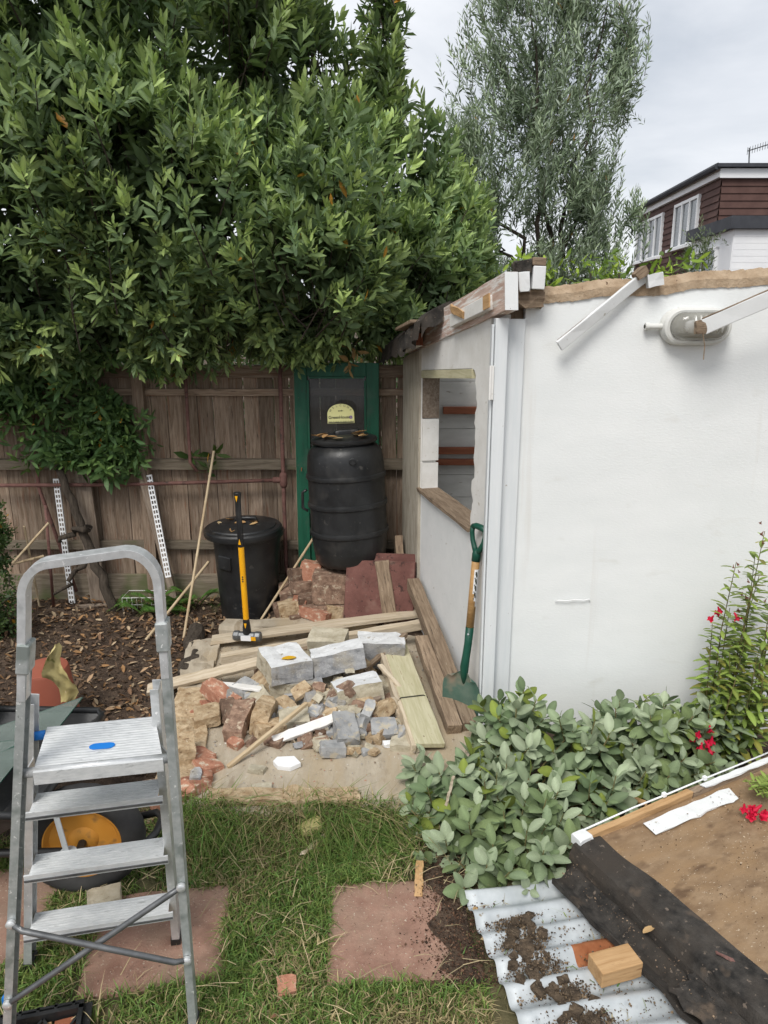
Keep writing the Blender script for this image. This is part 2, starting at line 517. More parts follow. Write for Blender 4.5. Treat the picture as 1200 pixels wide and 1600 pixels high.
    dry_leaf_big=M("dry_leaf_big", (.44, .36, .15), (.55, .47, .22), 12, .8, .6, 50, spots=[((.24, .23, .07), 20, .62, .1)]),
    cladding=M("cladding_brown", (.078, .040, .033), (.108, .058, .048), 3, .8, .1, 20, var=.05),
    house_white=M("house_white_brick", (.74, .75, .77), (.80, .81, .82), 2, .8, .2, 20),
    upvc=M("upvc_white", (.76, .77, .78), (.80, .81, .82), 3, .4, 0),
    lead=M("lead_dark", (.035, .038, .046), (.055, .058, .068), 3, .7, .1, 20),
    bark=M("bark", (.035, .027, .02), (.09, .072, .055), 10, .95, .9, 20, stretch=(6, 6, 1), bdist=.01),
    bark_red=M("stem_green_brown", (.09, .10, .035), (.16, .12, .05), 10, .85, .3, 20),
    lamp_body=M("lamp_body_white", (.60, .60, .57), (.68, .68, .65), 9, .55, .15, 40, spots=[((.3, .28, .24), 30, .67, .06)]),
    sign=M("sign_cream", (.58, .56, .24), (.66, .64, .30), 5, .6, .1),
    ink=M("ink_dark", (.04, .04, .03), None, 5, .7, 0),
    ink_purple=M("ink_purple", (.22, .14, .30), None, 5, .7, 0),
    glass_green=M("glass_edge_green", (.01, .075, .05), (.015, .10, .065), 5, .25, 0),
)


def glass(name, col, rough, tr, spec=0.5, dirt=None):
    m = bpy.data.materials.new(name)
    m.use_nodes = True
    n, l = m.node_tree.nodes, m.node_tree.links
    bs = n["Principled BSDF"]
    bs.inputs['Base Color'].default_value = (*col, 1)
    bs.inputs['Roughness'].default_value = rough
    bs.inputs['Specular IOR Level'].default_value = spec
    out = n["Material Output"]
    t = n.new("ShaderNodeBsdfTransparent")
    mx = n.new("ShaderNodeMixShader")
    tc = n.new("ShaderNodeTexCoord")
    nz = n.new("ShaderNodeTexNoise"); nz.inputs['Scale'].default_value = 9; nz.inputs['Detail'].default_value = 7
    l.new(tc.outputs['Object'], nz.inputs['Vector'])
    mr = n.new("ShaderNodeMapRange")
    mr.inputs['From Min'].default_value = 0.3; mr.inputs['From Max'].default_value = 0.7
    mr.inputs['To Min'].default_value = max(0, tr - 0.12); mr.inputs['To Max'].default_value = min(1, tr + 0.12)
    l.new(nz.outputs[0], mr.inputs[0]); l.new(mr.outputs[0], mx.inputs[0])
    l.new(bs.outputs[0], mx.inputs[1]); l.new(t.outputs[0], mx.inputs[2]); l.new(mx.outputs[0], out.inputs[0])
    return m


MAT['pane'] = glass("dusty_glass", (.085, .085, .08), .06, .58)
MAT['sheet_glass'] = glass("sheet_glass", (.22, .27, .245), .08, .55)
MAT['house_glass'] = glass("house_glass", (.10, .12, .14), .05, .0, spec=.9)
MAT['lamp_glass'] = glass("lamp_glass", (.40, .39, .34), .08, .45, spec=.8)
LEAF = leaf_mat("bay_leaf", .50, .26, spec=.3)
LEAF_OLIVE = leaf_mat("olive_leaf", .5, .15, tcol=(.25, .32, .12))
LEAF_SAGE = leaf_mat("sage_leaf", .75, .15, spec=.2, tcol=(.3, .42, .18), texs=22, bmp=.6)
LEAF_DRY = leaf_mat("dry_leaf", .85, .08, spec=.2, tcol=(.4, .2, .06))
GRASS = leaf_mat("grass_blade", .6, .25, spec=.3)
PETAL = leaf_mat("petal", .55, .25, tcol=(.7, .02, .08))


# ------------------------------------------------------------------ many small faces in one mesh
def leaf_shape(w=0.3, fold=0.06, droop=0.08, fine=False):
    """unit leaf along +Y, face up +Z"""
    if fine is None:           # plainest: four triangles
        V = [(0, 0, 0), (-w / 2, .45, fold), (0, .5, 0), (w / 2, .45, fold), (0, 1, -droop)]
        return np.array(V), np.array([(0, 3, 2), (0, 2, 1), (2, 3, 4), (2, 4, 1)])
    if not fine:               # elliptic blade
        V = [(0, 0, 0), (-w * .36, .24, fold * .7), (0, .26, 0), (w * .36, .24, fold * .7), (-w * .46, .62, fold - droop * .4), (0, .64, -droop * .4), (w * .46, .62, fold - droop * .4), (0, 1, -droop)]
        return np.array(V), np.array([(0, 3, 2), (0, 2, 1), (1, 2, 5), (1, 5, 4), (2, 3, 6), (2, 6, 5), (4, 5, 7), (5, 6, 7)])
    V, Fc = [], []
    ts = [0.0, 0.12, 0.3, 0.55, 0.8, 0.94, 1.0]
    ws = [.06, .52, .88, 1.0, .72, .36, .04]
    for t, q in zip(ts, ws):
        z = -droop * t * t
        V += [(-w / 2 * q, t, z + fold * q), (0, t, z), (w / 2 * q, t, z + fold * q)]
    for i in range(len(ts) - 1):
        a = i * 3
        for k in (0, 1):
            Fc += [(a + k, a + k + 1, a + k + 4), (a + k, a + k + 4, a + k + 3)]
    return np.array(V), np.array(Fc)


def orient(D, up):
    """rotation matrices (n,3,3), columns X,Y,Z with Y along D and Z near up"""
    D = D / np.linalg.norm(D, axis=1, keepdims=True)
    X = np.cross(D, up)
    ln = np.linalg.norm(X, axis=1, keepdims=True)
    X = np.where(ln < 1e-5, np.array([1., 0, 0]), X / np.maximum(ln, 1e-9))
    Z = np.cross(X, D)
    return np.stack([X, D, Z], axis=2)


def build_mesh(name, V, Fc, C, mat, smooth=False):
    me = bpy.data.meshes.new(name)
    nv, nf = len(V), len(Fc)
    k = Fc.shape[1]
    me.vertices.add(nv)
    me.vertices.foreach_set("co", np.ascontiguousarray(V, dtype=np.float32).ravel())
    me.loops.add(nf * k)
    me.loops.foreach_set("vertex_index", np.ascontiguousarray(Fc, dtype=np.int32).ravel())
    me.polygons.add(nf)
    me.polygons.foreach_set("loop_start", np.arange(0, nf * k, k, dtype=np.int32))
    me.polygons.foreach_set("loop_total", np.full(nf, k, dtype=np.int32))
    if smooth:
        me.polygons.foreach_set("use_smooth", np.ones(nf, dtype=bool))
    me.update(calc_edges=True)
    if C is not None:
        at = me.color_attributes.new("tint", 'FLOAT_COLOR', 'POINT')
        at.data.foreach_set("color", np.concatenate([C, np.ones((nv, 1))], axis=1).astype(np.float32).ravel())
    me.materials.append(mat)
    return me


def scatter(name, shape, P, RM, S, C, mat, parent=None, smooth=False):
    """n copies of shape at P with rotations RM (n,3,3), sizes S (n,) or (n,3) and colours C, as one mesh object"""
    bv, bf = shape
    n = len(P)
    S = S[:, None] * np.ones(3) if S.ndim == 1 else S
    V = np.einsum('nij,nkj->nki', RM, bv[None] * S[:, None, :]) + P[:, None, :]
    Fc = (bf[None] + (np.arange(n) * len(bv))[:, None, None]).reshape(-1, bf.shape[1])
    rib = np.where(np.abs(bv[:, 0]) < 1e-6, 1.22, .93)
    me = build_mesh(name, V.reshape(-1, 3), Fc, (C[:, None, :] * rib[None, :, None]).reshape(-1, 3), mat, smooth)
    o = bpy.data.objects.new(name, me)
    return link(o, parent)


def single_leaves(name, shape, P, RM, S, C, mat, parent, smooth=False, nvar=8):
    """each leaf an object of its own; a few shared meshes that differ in tint"""
    order = np.argsort(C.sum(axis=1))
    groups = np.array_split(order, nvar)
    for gi in groups:
        if len(gi) == 0: continue
        c = C[gi].mean(axis=0)
        me = build_mesh(name, shape[0], shape[1], c[None] * np.where(np.abs(shape[0][:, 0]) < 1e-6, 1.22, .93)[:, None], mat, smooth)
        for i in gi:
            o = bpy.data.objects.new(name, me)
            s = np.ones(3) * S[i]
            m = Matrix([[*(RM[i][r] * s), P[i][r]] for r in range(3)] + [[0, 0, 0, 1]])
            link(o, parent, m)


CAM = np.array([0, 0, 1.9])
_p = math.radians(14.3874)


def view_depth(P):
    Q = P - CAM
    d = Q[:, 1] * math.cos(_p) - Q[:, 2] * math.sin(_p)
    up = Q[:, 1] * math.sin(_p) + Q[:, 2] * math.cos(_p)
    inside = (d > .3) & (np.abs(Q[:, 0]) < d * .50) & (np.abs(up) < d * .67)
    return d, inside


def twigs(P, A, k, L, size, seed, spread=(25, 70), young=0.35, cyoung=(.16, .24, .05), cold=(.035, .075, .022), cvar=.3, yellow=0.01):
    """leaves set round twig ends: P tip positions, A twig axes -> leaf positions, rotations, sizes, colours"""
    g = np.random.default_rng(seed)
    n = len(P)
    A = A / np.linalg.norm(A, axis=1, keepdims=True)
    t = np.tile(np.linspace(0, 1, k), (n, 1)) + g.uniform(-.03, .03, (n, k))     # 0 tip .. 1 base
    ph = np.arange(k)[None] * 2.39996 + g.uniform(0, 6.28, (n, 1)) + g.uniform(-.3, .3, (n, k))
    ref = np.where(np.abs(A[:, 2:3]) > .9, np.array([[1., 0, 0]]), np.array([[0, 0, 1.]]))
    U = np.cross(A, ref); U /= np.linalg.norm(U, axis=1, keepdims=True)
    Wv = np.cross(A, U)
    rad = np.cos(ph)[..., None] * U[:, None] + np.sin(ph)[..., None] * Wv[:, None]
    ang = np.radians(spread[0] + (spread[1] - spread[0]) * np.clip(t, 0, 1) + g.uniform(-12, 12, (n, k)))
    D = np.cos(ang)[..., None] * A[:, None] + np.sin(ang)[..., None] * rad
    Q = P[:, None] - A[:, None] * (t * L)[..., None] + rad * .004
    N = A[:, None] * np.ones((1, k, 1)) + g.normal(0, .38, (n, k, 3))
    S = size * g.uniform(.50, 1.18, (n, k)) * (0.72 + .4 * np.clip(t * 1.6, 0, 1))
    y = np.clip(young * g.uniform(0, 1.6, (n, 1)) * (1.25 - t * 1.2), 0, 1)[..., None]
    C = (np.array(cold) * (1 - y) + np.array(cyoung) * y) * g.uniform(1 - cvar, 1 + cvar, (n, k, 1))
    if yellow:
        m = g.random((n, k)) < yellow
        C[m] = np.array([.45, .22, .03]) * g.uniform(.6, 1.2, (m.sum(), 1))
    D, N = D.reshape(-1, 3), N.reshape(-1, 3)
    return Q.reshape(-1, 3), orient(D, N), S.reshape(-1), C.reshape(-1, 3)


# ================================================================== ground
def grid_sheet(x0, x1, y0, y1, nx, ny, fz, keep=None):
    xs, ys = np.linspace(x0, x1, nx), np.linspace(y0, y1, ny)
    V = [(x, y, fz(x, y)) for y in ys for x in xs]
    Fc = []
    for j in range(ny - 1):
        for i in range(nx - 1):
            if keep is None or keep((xs[i] + xs[i + 1]) / 2, (ys[j] + ys[j + 1]) / 2):
                a = j * nx + i
                Fc.append((a, a + 1, a + nx + 1, a + nx))
    return V, Fc


def hump(x, y, s=1.0, seed=0.0):
    return noise.noise(Vector((x * s + seed, y * s, seed)))


tag(new("ground", grid_sheet(-150, 150, -40, 260, 40, 40, lambda x, y: -0.03), MAT['soil']), kind='structure')


def bed_z(x, y):
    rise = 0.13 * max(0.0, min(1.0, (y - 3.6) / 1.0)) if x > -0.75 else 0.02
    return 0.004 - .15 * max(0, 2.52 - y) * (x > -1.2) + rise * (0.6 if x > -0.75 else 1) + 0.018 * hump(x, y, 3, 3) + 0.010 * hump(x, y, 11, 9)


tag(new("soil_bed", grid_sheet(-4.2, 3.4, 2.30, 5.3, 190, 90, bed_z), MAT['soil'], smooth=True), kind='structure')


def lawn_z(x, y):
    return 0.006 + 0.008 * hump(x, y, 4, 5) + 0.004 * hump(x, y, 15, 2) - .25 * max(0, y - 2.44) - (.25 * max(0, y - 2.28) if x < -1.2 else 0)


def lawn_keep(x, y):
    return True


tag(new("lawn", grid_sheet(-3.2, 3.0, 0.2, 2.62, 120, 60, lawn_z, lawn_keep), MAT['thatch'], smooth=True), kind='structure')
# bare earth beside the right-hand paver and under the sage
EARTH = [(.16, 2.32), (.30, 2.36), (.62, 2.5), (1.5, 2.8), (2.4, 2.95), (2.4, 3.2), (.42, 3.2), (.30, 3.0), (.06, 2.62), (.10, 2.42)]


# ================================================================== concrete base of the demolished wall
SLAB = [(-.80, 2.50), (-.42, 2.47), (-.05, 2.50), (.42, 2.52), (.47, 3.18), (.22, 4.15), (-.55, 4.18), (-1.10, 4.10), (-.98, 3.45)]


def in_poly(x, y, P):
    c = False
    j = len(P) - 1
    for i in range(len(P)):
        if (P[i][1] > y) != (P[j][1] > y) and x < (P[j][0] - P[i][0]) * (y - P[i][1]) / (P[j][1] - P[i][1]) + P[i][0]:
            c = not c
        j = i
    return c


def slab_geo():
    """slab with a broken edge; fine grid on top"""
    rr = random.Random(4)
    out = []
    for i in range(len(SLAB)):
        a, b = Vector(SLAB[i]), Vector(SLAB[(i + 1) % len(SLAB)])
        n = max(2, int((b - a).length / .035))
        for k in range(n):
            p = a.lerp(b, k / n)
            q = Vector((rr.uniform(-.010, .010), rr.uniform(-.010, .010)))
            out.append((p.x + q.x, p.y + q.y))
    n = len(out)
    top = [(p[0], p[1], .056 + .004 * hump(p[0], p[1], 20, 1)) for p in out]
    inner = [(p[0] * .985 + (-.25) * .015, p[1] * .985 + 3.3 * .015, .064) for p in out]
    bot = [(p[0] + .008 * hump(p[0], p[1], 30, 2), p[1], -.03) for p in out]
    V = bot + top + inner
    Fc = []
    for i in range(n):
        j = (i + 1) % n
        Fc += [(i, j, j + n, i + n), (i + n, j + n, j + 2 * n, i + 2 * n)]
    Fc.append(tuple(range(2 * n, 3 * n)))
    return V, Fc


slab = tag(new("concrete_slab", slab_geo(), MAT['concrete']), kind='structure')
# rough rib of mortar along the front edge and the stump of the old wall along the left edge
r_ = random.Random(3)
for i, (x0, x1) in enumerate(((-.70, -.40), (-.40, -.10))):
    g = rock(x1 - x0, .085, .05, 300 + i, chop=.8, rough=.012, sub=3, amount=.15)
    new("mortar_bed", g, MAT['stone_tan'], slab, T((x0 + x1) / 2, 2.552, .068))
for i in range(5):
    t = i / 4
    g = rock(.17 + .03 * r_.random(), .30, .07, 310 + i, chop=.7, rough=.014, sub=3, amount=.2)
    new("wall_stump", g, MAT['stone_tan'] if i < 3 else MAT['concrete'], slab, T(-.86 - .18 * t, 2.72 + 1.15 * t, .055) @ R(0, 0, 10 + r_.uniform(-4, 4)))
g = rock(1.0, .14, .09, 330, chop=.5, rough=.010, sub=4, amount=.06)
new("kerb", g, MAT['concrete'], slab, T(-.52, 4.22, .075) @ R(0, 0, 1))


# ================================================================== timber fence
FY = 4.90
fence = thing("timber_fence", "weathered brown timber fence of upright boards behind the black bin", "fence", (-1.2, FY, 0))
bm_ = [mesh_from("board", *plank(1.50, .098, .016, s, 8, .002, .004), MAT['wood_fence']) for s in range(6)]
x = -3.62
i = 0
while x < .86:
    o = new("board", bm_[i % 6], None, fence, T(x, FY + .004 * (i % 2), .83 + r_.uniform(-.006, .006)) @ R(0, -90, 90) @ R(180 * (i % 2), 0, r_.uniform(-.3, .3)))
    x += .1015
    i += 1
beam("rail", (-3.7, FY - .028, 1.585), (.86, FY - .028, 1.585), .03, .058, MAT['wood_fence'], fence, seed=2, n=20)
beam("capping", (-3.7, FY - .01, 1.625), (.86, FY - .01, 1.625), .09, .022, MAT['wood_fence'], fence, seed=3, n=20)
beam("rail", (-3.7, FY - .03, 1.462), (.86, FY - .03, 1.462), .035, .045, MAT['wood_fence'], fence, seed=4, n=20)
beam("rail", (-3.7, FY - .04, .985), (.86, FY - .04, .985), .06, .068, MAT['wood_moss'], fence, seed=5, n=20)
beam("rail", (-3.7, FY - .035, .42), (.86, FY - .035, .42), .04, .06, MAT['wood_moss'], fence, seed=6, n=20)
beam("gravel_board", (-3.7, FY - .02, .10), (.86, FY - .02, .10), .03, .20, MAT['wood_moss'], fence, seed=7, n=20)
for px_ in (-2.78, -1.60, -.55):
    beam("post", (px_, FY - .065, -.05), (px_, FY - .065, 1.60), .075, .05, MAT['wood_fence'], fence, up=(0, 1, 0), seed=int(px_ * 10), n=10)
# loose boards standing against it
beam("board", (-1.98, FY - .10, .0), (-2.02, FY - .07, .95), .11, .02, MAT['wood_grey'], fence, up=(0, 1, 0), seed=21)
beam("board", (-1.44, FY - .13, .02), (-1.62, FY - .10, 1.0), .05, .03, MAT['wood_grey'], fence, up=(0, 1, 0), seed=22)


# ================================================================== shed
shed = thing("garden_shed", "half demolished white garden shed with a broken window opening", "shed", (.6, 3.2, 0))
FRY = 3.15


def wall_top(x):
    return 2.035 + .082 * (x - .6) + .012 * hump(x, 0, 5, 8)


nx = 60
xs_ = [.585 + (3.4 - .585) * k / (nx - 1) for k in range(nx)]
V, Fc = [], []
rows = 30
for yy in (FRY, FRY + .14):
    for k in range(rows + 1):
        for xx in xs_:
            h = wall_top(xx) - .055
            zz = -.02 + (h + .02) * k / rows
            dy = (.004 * hump(xx, zz, 1.7, 4) + .0015 * hump(xx, zz, 9, 6)) if yy == FRY else 0
            V.append((xx, yy + dy, zz))
half = nx * (rows + 1)
for k in range(rows):
    for i in range(nx - 1):
        a = k * nx + i
        Fc.append((a, a + 1, a + nx + 1, a + nx))
        Fc.append((half + a, half + a + nx, half + a + nx + 1, half + a + 1))
for i in range(nx - 1):
    a = rows * nx + i
    Fc.append((a, a + 1, half + a + 1, half + a))
for k in range(rows):
    a = k * nx
    Fc.append((a, a + nx, half + a + nx, half + a))
    b = k * nx + nx - 1
    Fc.append((b, half + b, half + b + nx, b + nx))
front = new("front_wall", (V, Fc), MAT['white_wall'], shed, smooth=False)
for p in front.data.polygons: p.use_smooth = True
front.data.set_sharp_from_angle(angle=math.radians(40))
# bare mortar along the broken top
V, Fc = [], []
nx = 260
for i in range(nx):
    xx = .60 + (3.4 - .60) * i / (nx - 1)
    top = wall_top(xx) + .005 * hump(xx, 1, 22, 3) + .007 * hump(xx, 1, 70, 3) + .008
    low = wall_top(xx) - .060 + .006 * hump(xx, 2, 9, 5) + .006 * hump(xx, 2, 60, 5)
    f = .004 * hump(xx, 3, 40, 2)
    V += [(xx, FRY - .006 + f, low), (xx, FRY - .008 + f, (low + top) / 2), (xx, FRY + .006, top), (xx, FRY + .13, top - .004), (xx, FRY + .146, low)]
for i in range(nx - 1):
    for k in range(4):
        a = i * 5 + k
        Fc.append((a, a + 5, a + 6, a + 1))
    Fc.append((i * 5 + 4, i * 5 + 9, i * 5 + 5, i * 5))
Fc += [(0, 1, 2, 3, 4), tuple(reversed([(nx - 1) * 5 + k for k in range(5)]))]
new("mortar_band", (V, [tuple(reversed(f)) for f in Fc]), MAT['mortar'], shed)
Fx = None
# end of the wall seen in the gap above the door frame
beam("wall_end", (.560, FRY + .09, 1.5), (.560, FRY + .09, 1.985), .05, .10, MAT['wood_brown'], shed, up=(0, 1, 0), seed=31)

# the two painted boards of the door frame
fr = new("door_frame", merge(xf(box(.052, .07, 1.93), T(.482, FRY - .020, .955)), xf(box(.010, .05, 1.90), T(.449, FRY - .012, .945))), MAT['frame_white'], shed, bevel=.003)
new("door_stop", xf(box(.0745, .045, 1.925), T(.5465, FRY + .006, .955)), MAT['frame_white'], shed, bevel=.003)
h_ = new("hinge", merge(xf(box(.018, .006, .14), T(.446, FRY - .058, 1.66)), tube([(.441, FRY - .060, 1.59), (.441, FRY - .060, 1.73)], .006, 8)), MAT['white_old'], shed, bevel=.001)

# side wall: runs back from the frame, turning a little to the left
SA, SB = Vector((.452, 3.20, 0)), Vector((.452 - .215 * 1.48, 4.68, 0))
sdir = (SB - SA).normalized()
snor = Vector((-sdir.y, sdir.x, 0))          # outward, to the left
SL = (SB - SA).length
SM = Matrix(((sdir.x, snor.x, 0, SA.x), (sdir.y, snor.y, 0, SA.y), (0, 0, 1, 0), (0, 0, 0, 1)))   # local x along wall, y out, z up


def wall_slab(name, outline, mat, parent, thick=.09, out=0.0):
    """outline in (along, height) on the side wall"""
    n = len(outline)
    V = [(a, out, h) for a, h in outline] + [(a, out - thick, h) for a, h in outline]
    Fc = [tuple(range(n)), tuple(reversed(range(n, 2 * n)))]
    Fc = [tuple(reversed(f)) for f in Fc]
    Fc += [(i, (i + 1) % n, (i + 1) % n + n, i + n) for i in range(n)]
    o = new(name, (V, Fc), mat, parent, SM)
    bm = bmesh.new(); bm.from_mesh(o.data); bmesh.ops.recalc_face_normals(bm, faces=bm.faces)
    bmesh.ops.triangulate(bm, faces=[f for f in bm.faces if len(f.verts) > 4]); bm.to_mesh(o.data); bm.free()
    return o


r5 = random.Random(5)
SILL0, SILL1 = .955, .925          # sill height near / far
HEAD0, HEAD1 = 1.700, 1.640
j0 = .165                           # near jamb
j1 = SL - .40                       # far jamb
ragged = [(j0 + .010 * math.sin(k * .9) + r5.uniform(-.009, .009) + (.014 if k < 11 else 0), SILL0 + (HEAD0 - .06 - SILL0) * k / 30) for k in range(31)]
ragged += [(j0 + .01, HEAD0 - .03), (j0 + .035, HEAD0 - .006), (j0 + .07, HEAD0)]


def eave(a):
    return 1.935 - .155 * a


pier = [(0, 0), (j0 + .005, 0), (j0 + .005, SILL0 - .02)] + ragged + [(j1, HEAD1), (j1, SILL1), (SL - .002, SILL1), (SL - .002, eave(SL)), (0, eave(0))]
wall_slab("side_wall", pier, MAT['white_old'], shed, .09)
wall_slab("side_wall", [(j0 + .009, 0), (SL - .004, 0), (SL - .004, SILL1 - .003), (j0 + .009, SILL0 - .028)], MAT['white_paint'], shed, .07, -.006)
wall_slab("corner_post", [(SL - .385, -.01), (SL + .01, -.01), (SL + .01, eave(SL) - .01), (SL - .385, eave(SL - .385) - .01)], MAT['post_wood'], shed, .11, .012)
# lining round the opening
wall_slab("window_head", [(j0 + .055, HEAD0 - .045), (j1, HEAD1 - .045), (j1, HEAD1 - .002), (j0 + .06, HEAD0 - .002)], MAT['wood_cream'], shed, .085, .004)
for k, (z0, z1, m) in enumerate(((.94, 1.10, 'white_old'), (1.115, 1.36, 'white_old'), (1.365, 1.60, 'wood_grey'))):
    wall_slab("reveal_board", [(j1 - .016, z0), (j1 - .001, z0), (j1 - .001, z1), (j1 - .016, z1)], MAT[m], shed, .098, -.004)
beam("window_sill", SM @ Vector((j0 + .012, -.045, SILL0 - .008)), SM @ Vector((j1 + .02, -.045, SILL1 + .012)), .13, .022, MAT['wood_brown'], shed, seed=41, wob=.003, n=12)
# inside: back wall of wide boards and the shelf battens
INY = 4.78
for k in range(11):
    z0 = .02 + k * .152
    new("lining_board", box(2.9, .016, .150), MAT['lining'], shed, T(1.62, INY, z0 + .075) @ R(r5.uniform(-.6, .6), 0, 0), bevel=.002)
beam("shelf_batten", (.38, INY - .03, 1.357), (2.2, INY - .03, 1.357), .035, .045, MAT['batten_red'], shed, seed=51)
beam("shelf_batten", (.20, INY - .03, 1.095), (2.2, INY - .03, 1.10), .035, .045, MAT['batten_red'], shed, seed=52)
beam("shelf_batten", (.20, INY - .03, 1.02), (2.2, INY - .03, 1.022), .035, .040, MAT['batten_red'], shed, seed=53)
new("far_wall", box(.10, 1.66, 1.85), MAT['white_old'], shed, T(3.34, 4.13, .9))
new("shed_floor", box(2.7, 1.55, .04), MAT['concrete'], shed, T(1.85, 4.02, .0))

# rafter on top of the side wall, its cut near end facing the garden
RA0 = Vector((.500, 3.02, 2.022))
RA1 = Vector((.172, 4.62, 1.790))
raft = beam("rafter", RA0, RA1, .052, .150, MAT['pink_wood'], shed, seed=61, n=14, wob=.003)
new("rafter_end", xf(box(.004, .054, .146), T(-.003, 0, 0)), MAT['white_paint'], raft, WM[raft.name] @ T(-(RA1 - RA0).length / 2, 0, 0))
rm = WM[raft.name]
rl = (RA1 - RA0).length / 2
new("batten", box(.52, .030, .060), MAT['white_old'], shed, rm @ T(-rl + .40, .041, -.020), bevel=.003)
new("splinter", rock(.20, .012, .035, 62, .9, .004, 1, .5), MAT['wood_new'], shed, rm @ T(-rl + .52, .062, .004) @ R(0, -18, 0))
new("cut_end", box(.075, .006, .056), MAT['wood_new'], shed, rm @ T(-rl + .125, .0585, -.020))
new("batten", box(.40, .045, .070), MAT['white_old'], shed, rm @ T(rl - .20, .060, -.035), bevel=.003)
new("cut_end", box(.012, .042, .066), MAT['batten_red'], shed, rm @ T(rl - .406, .060, -.035))
# stubs of the front beam on the corner
stub = Vector((.585, FRY - .03, 2.09))
new("beam_stub", box(.050, .13, .088), MAT['white_paint'], shed, T(.612, FRY - .03, 2.075) @ R(0, 2, 3), bevel=.003)
new("beam_stub", box(.054, .12, .032), MAT['wood_brown'], shed, T(.612, FRY - .028, 2.136) @ R(0, 2, 3), bevel=.003)
new("beam_stub", rock(.044, .12, .075, 66, .3, .003, 1), MAT['white_paint'], shed, T(.560, FRY - .045, 2.060) @ R(0, -4, -4), bevel=.002)
new("rotten_wood", rock(.12, .15, .07, 67, .8, .010, 2), MAT['wood_brown'], shed, T(.59, FRY + .01, 1.995))
new("rotten_wood", rock(.06, .10, .05, 68, .9, .010, 2), MAT['felt'], shed, T(.555, FRY - .03, 2.115))
# what is left of the roof at the back corner: boards under torn felt
rf = thing("roof_remnant", "torn black felted roof corner hanging over the far end of the shed", "roof felt", (.2, 4.4, 1.8))


def felt_sheet(c, rows, nx, ny, seed, thick=.006):
    """ragged sheet through a grid of points c(u,v)"""
    V, Fc = [], []
    for j in range(ny):
        for i in range(nx):
            V.append(c(i / (nx - 1), j / (ny - 1)))
    n = len(V)
    V += [(p[0], p[1], p[2] - thick) for p in V]
    for j in range(ny - 1):
        for i in range(nx - 1):
            a = j * nx + i
            Fc += [(a, a + 1, a + nx + 1, a + nx), (n + a, n + a + nx, n + a + nx + 1, n + a + 1)]
    for i in range(nx - 1):
        a, b = i, (ny - 1) * nx + i
        Fc += [(a, n + a, n + a + 1, a + 1), (b, b + 1, n + b + 1, n + b)]
    for j in range(ny - 1):
        a, b = j * nx, j * nx + nx - 1
        Fc += [(a, a + nx, n + a + nx, n + a), (b, n + b, n + b + nx, b + nx)]
    return V, Fc


def roof_pt(u, v):
    y = 3.86 + .98 * v + .03 * hump(u * 4, v * 3, 2, 1)
    xw = .452 - .215 * (y - 3.2)
    x = xw + .30 - .42 * u - (.04 * hump(v * 5, 0, 2, 4) if u > .9 else 0)
    z = 2.035 - .155 * (y - 3.0) + .105 + .016 * hump(u * 6, v * 8, 1, 7) - .10 * max(0, u - .6) ** 1.5 * 4 - .01 + .03 * math.exp(-(v * 7) ** 2) * (.6 + hump(u * 4, 2, 1, 3))
    if v < .05: z += .012 * hump(u * 9, 1, 1, 2)
    return (x, y, z)


new("felt", felt_sheet(roof_pt, 0, 16, 30, 1, .010), MAT['felt'], rf)
new("felt", felt_sheet(lambda u, v: (roof_pt(1, v)[0] - .004 - .012 * u, roof_pt(1, v)[1], roof_pt(1, v)[2] - .005 - .085 * u - .06 * u * abs(hump(v * 9, 2, 1, 4))), 0, 4, 60, 1, .004), MAT['felt'], rf)
new("felt", felt_sheet(lambda u, v: (roof_pt(.1 + .9 * v, 0)[0], roof_pt(.1 + .9 * v, 0)[1] - .004 - .012 * u, roof_pt(.1 + .9 * v, 0)[2] - .004 - (.08 + .05 * hump(v * 7, 1, 1, 8)) * u), 0, 4, 40, 1, .004), MAT['felt'], rf)
beam("roof_board", (.10, 4.16, 1.888), (.48, 4.26, 1.886), .30, .018, MAT['wood_brown'], rf, seed=71, up=(0, .15, 1))
beam("roof_batten", (.28, 3.90, 1.925), (.50, 3.95, 1.925), .045, .03, MAT['wood_new'], rf, seed=72, rag=.01)

# strips hanging off the front wall
s1 = thing("hanging_strip", "narrow white painted batten hanging diagonally from the wall top left of the lamp", "batten", (1.0, 3.1, 2.0))
beam("batten", (1.067, 3.125, 2.093), (0.715, 3.085, 1.809), .016, .046, MAT['white_paint'], s1, up=(.6, 0, .8), seed=81)
beam("bare_edge", (1.06, 3.123, 2.11), (0.708, 3.083, 1.829), .013, .005, MAT['wood_brown'], s1, up=(.6, 0, .8), seed=82)
new("white_block", rock(.06, .05, .05, 83, .4, .004, 1), MAT['white_paint'], s1, T((1.093, 3.118, 2.068)) @ R(0, -12, 0))
new("broken_end", rock(.05, .05, .035, 84, .9, .006, 1), MAT['wood_brown'], s1, T((1.035, 3.12, 2.093)) @ R(0, -40, 0))
s2 = thing("hanging_strip", "white painted batten jutting out across the wall lamp from the right", "batten", (1.4, 3.0, 1.9))
beam("batten", (1.252, 2.98, 1.885), (1.704, 2.9, 2.098), .018, .060, MAT['white_paint'], s2, up=(-.42, 0, .9), seed=85)
beam("bare_edge", (1.245, 2.979, 1.917), (1.694, 2.899, 2.127), .015, .004, MAT['wood_brown'], s2, up=(-.42, 0, .9), seed=86)
new("splintered_end", rock(.035, .02, .05, 87, .9, .008, 1, .5), MAT['wood_brown'], s2, T((1.241, 2.985, 1.888)))
new("cobweb", tube([(1.251, 2.975, 1.868), (1.265, 2.975, 1.814), (1.266, 2.975, 1.76)], .0022, 5), MAT['wood_brown'], s2)

# ---- bulkhead lamp
lc = Vector((1.283, 3.15, 1.887))
lamp = thing("bulkhead_lamp", "oval ribbed glass bulkhead lamp on the white wall", "wall lamp", lc)


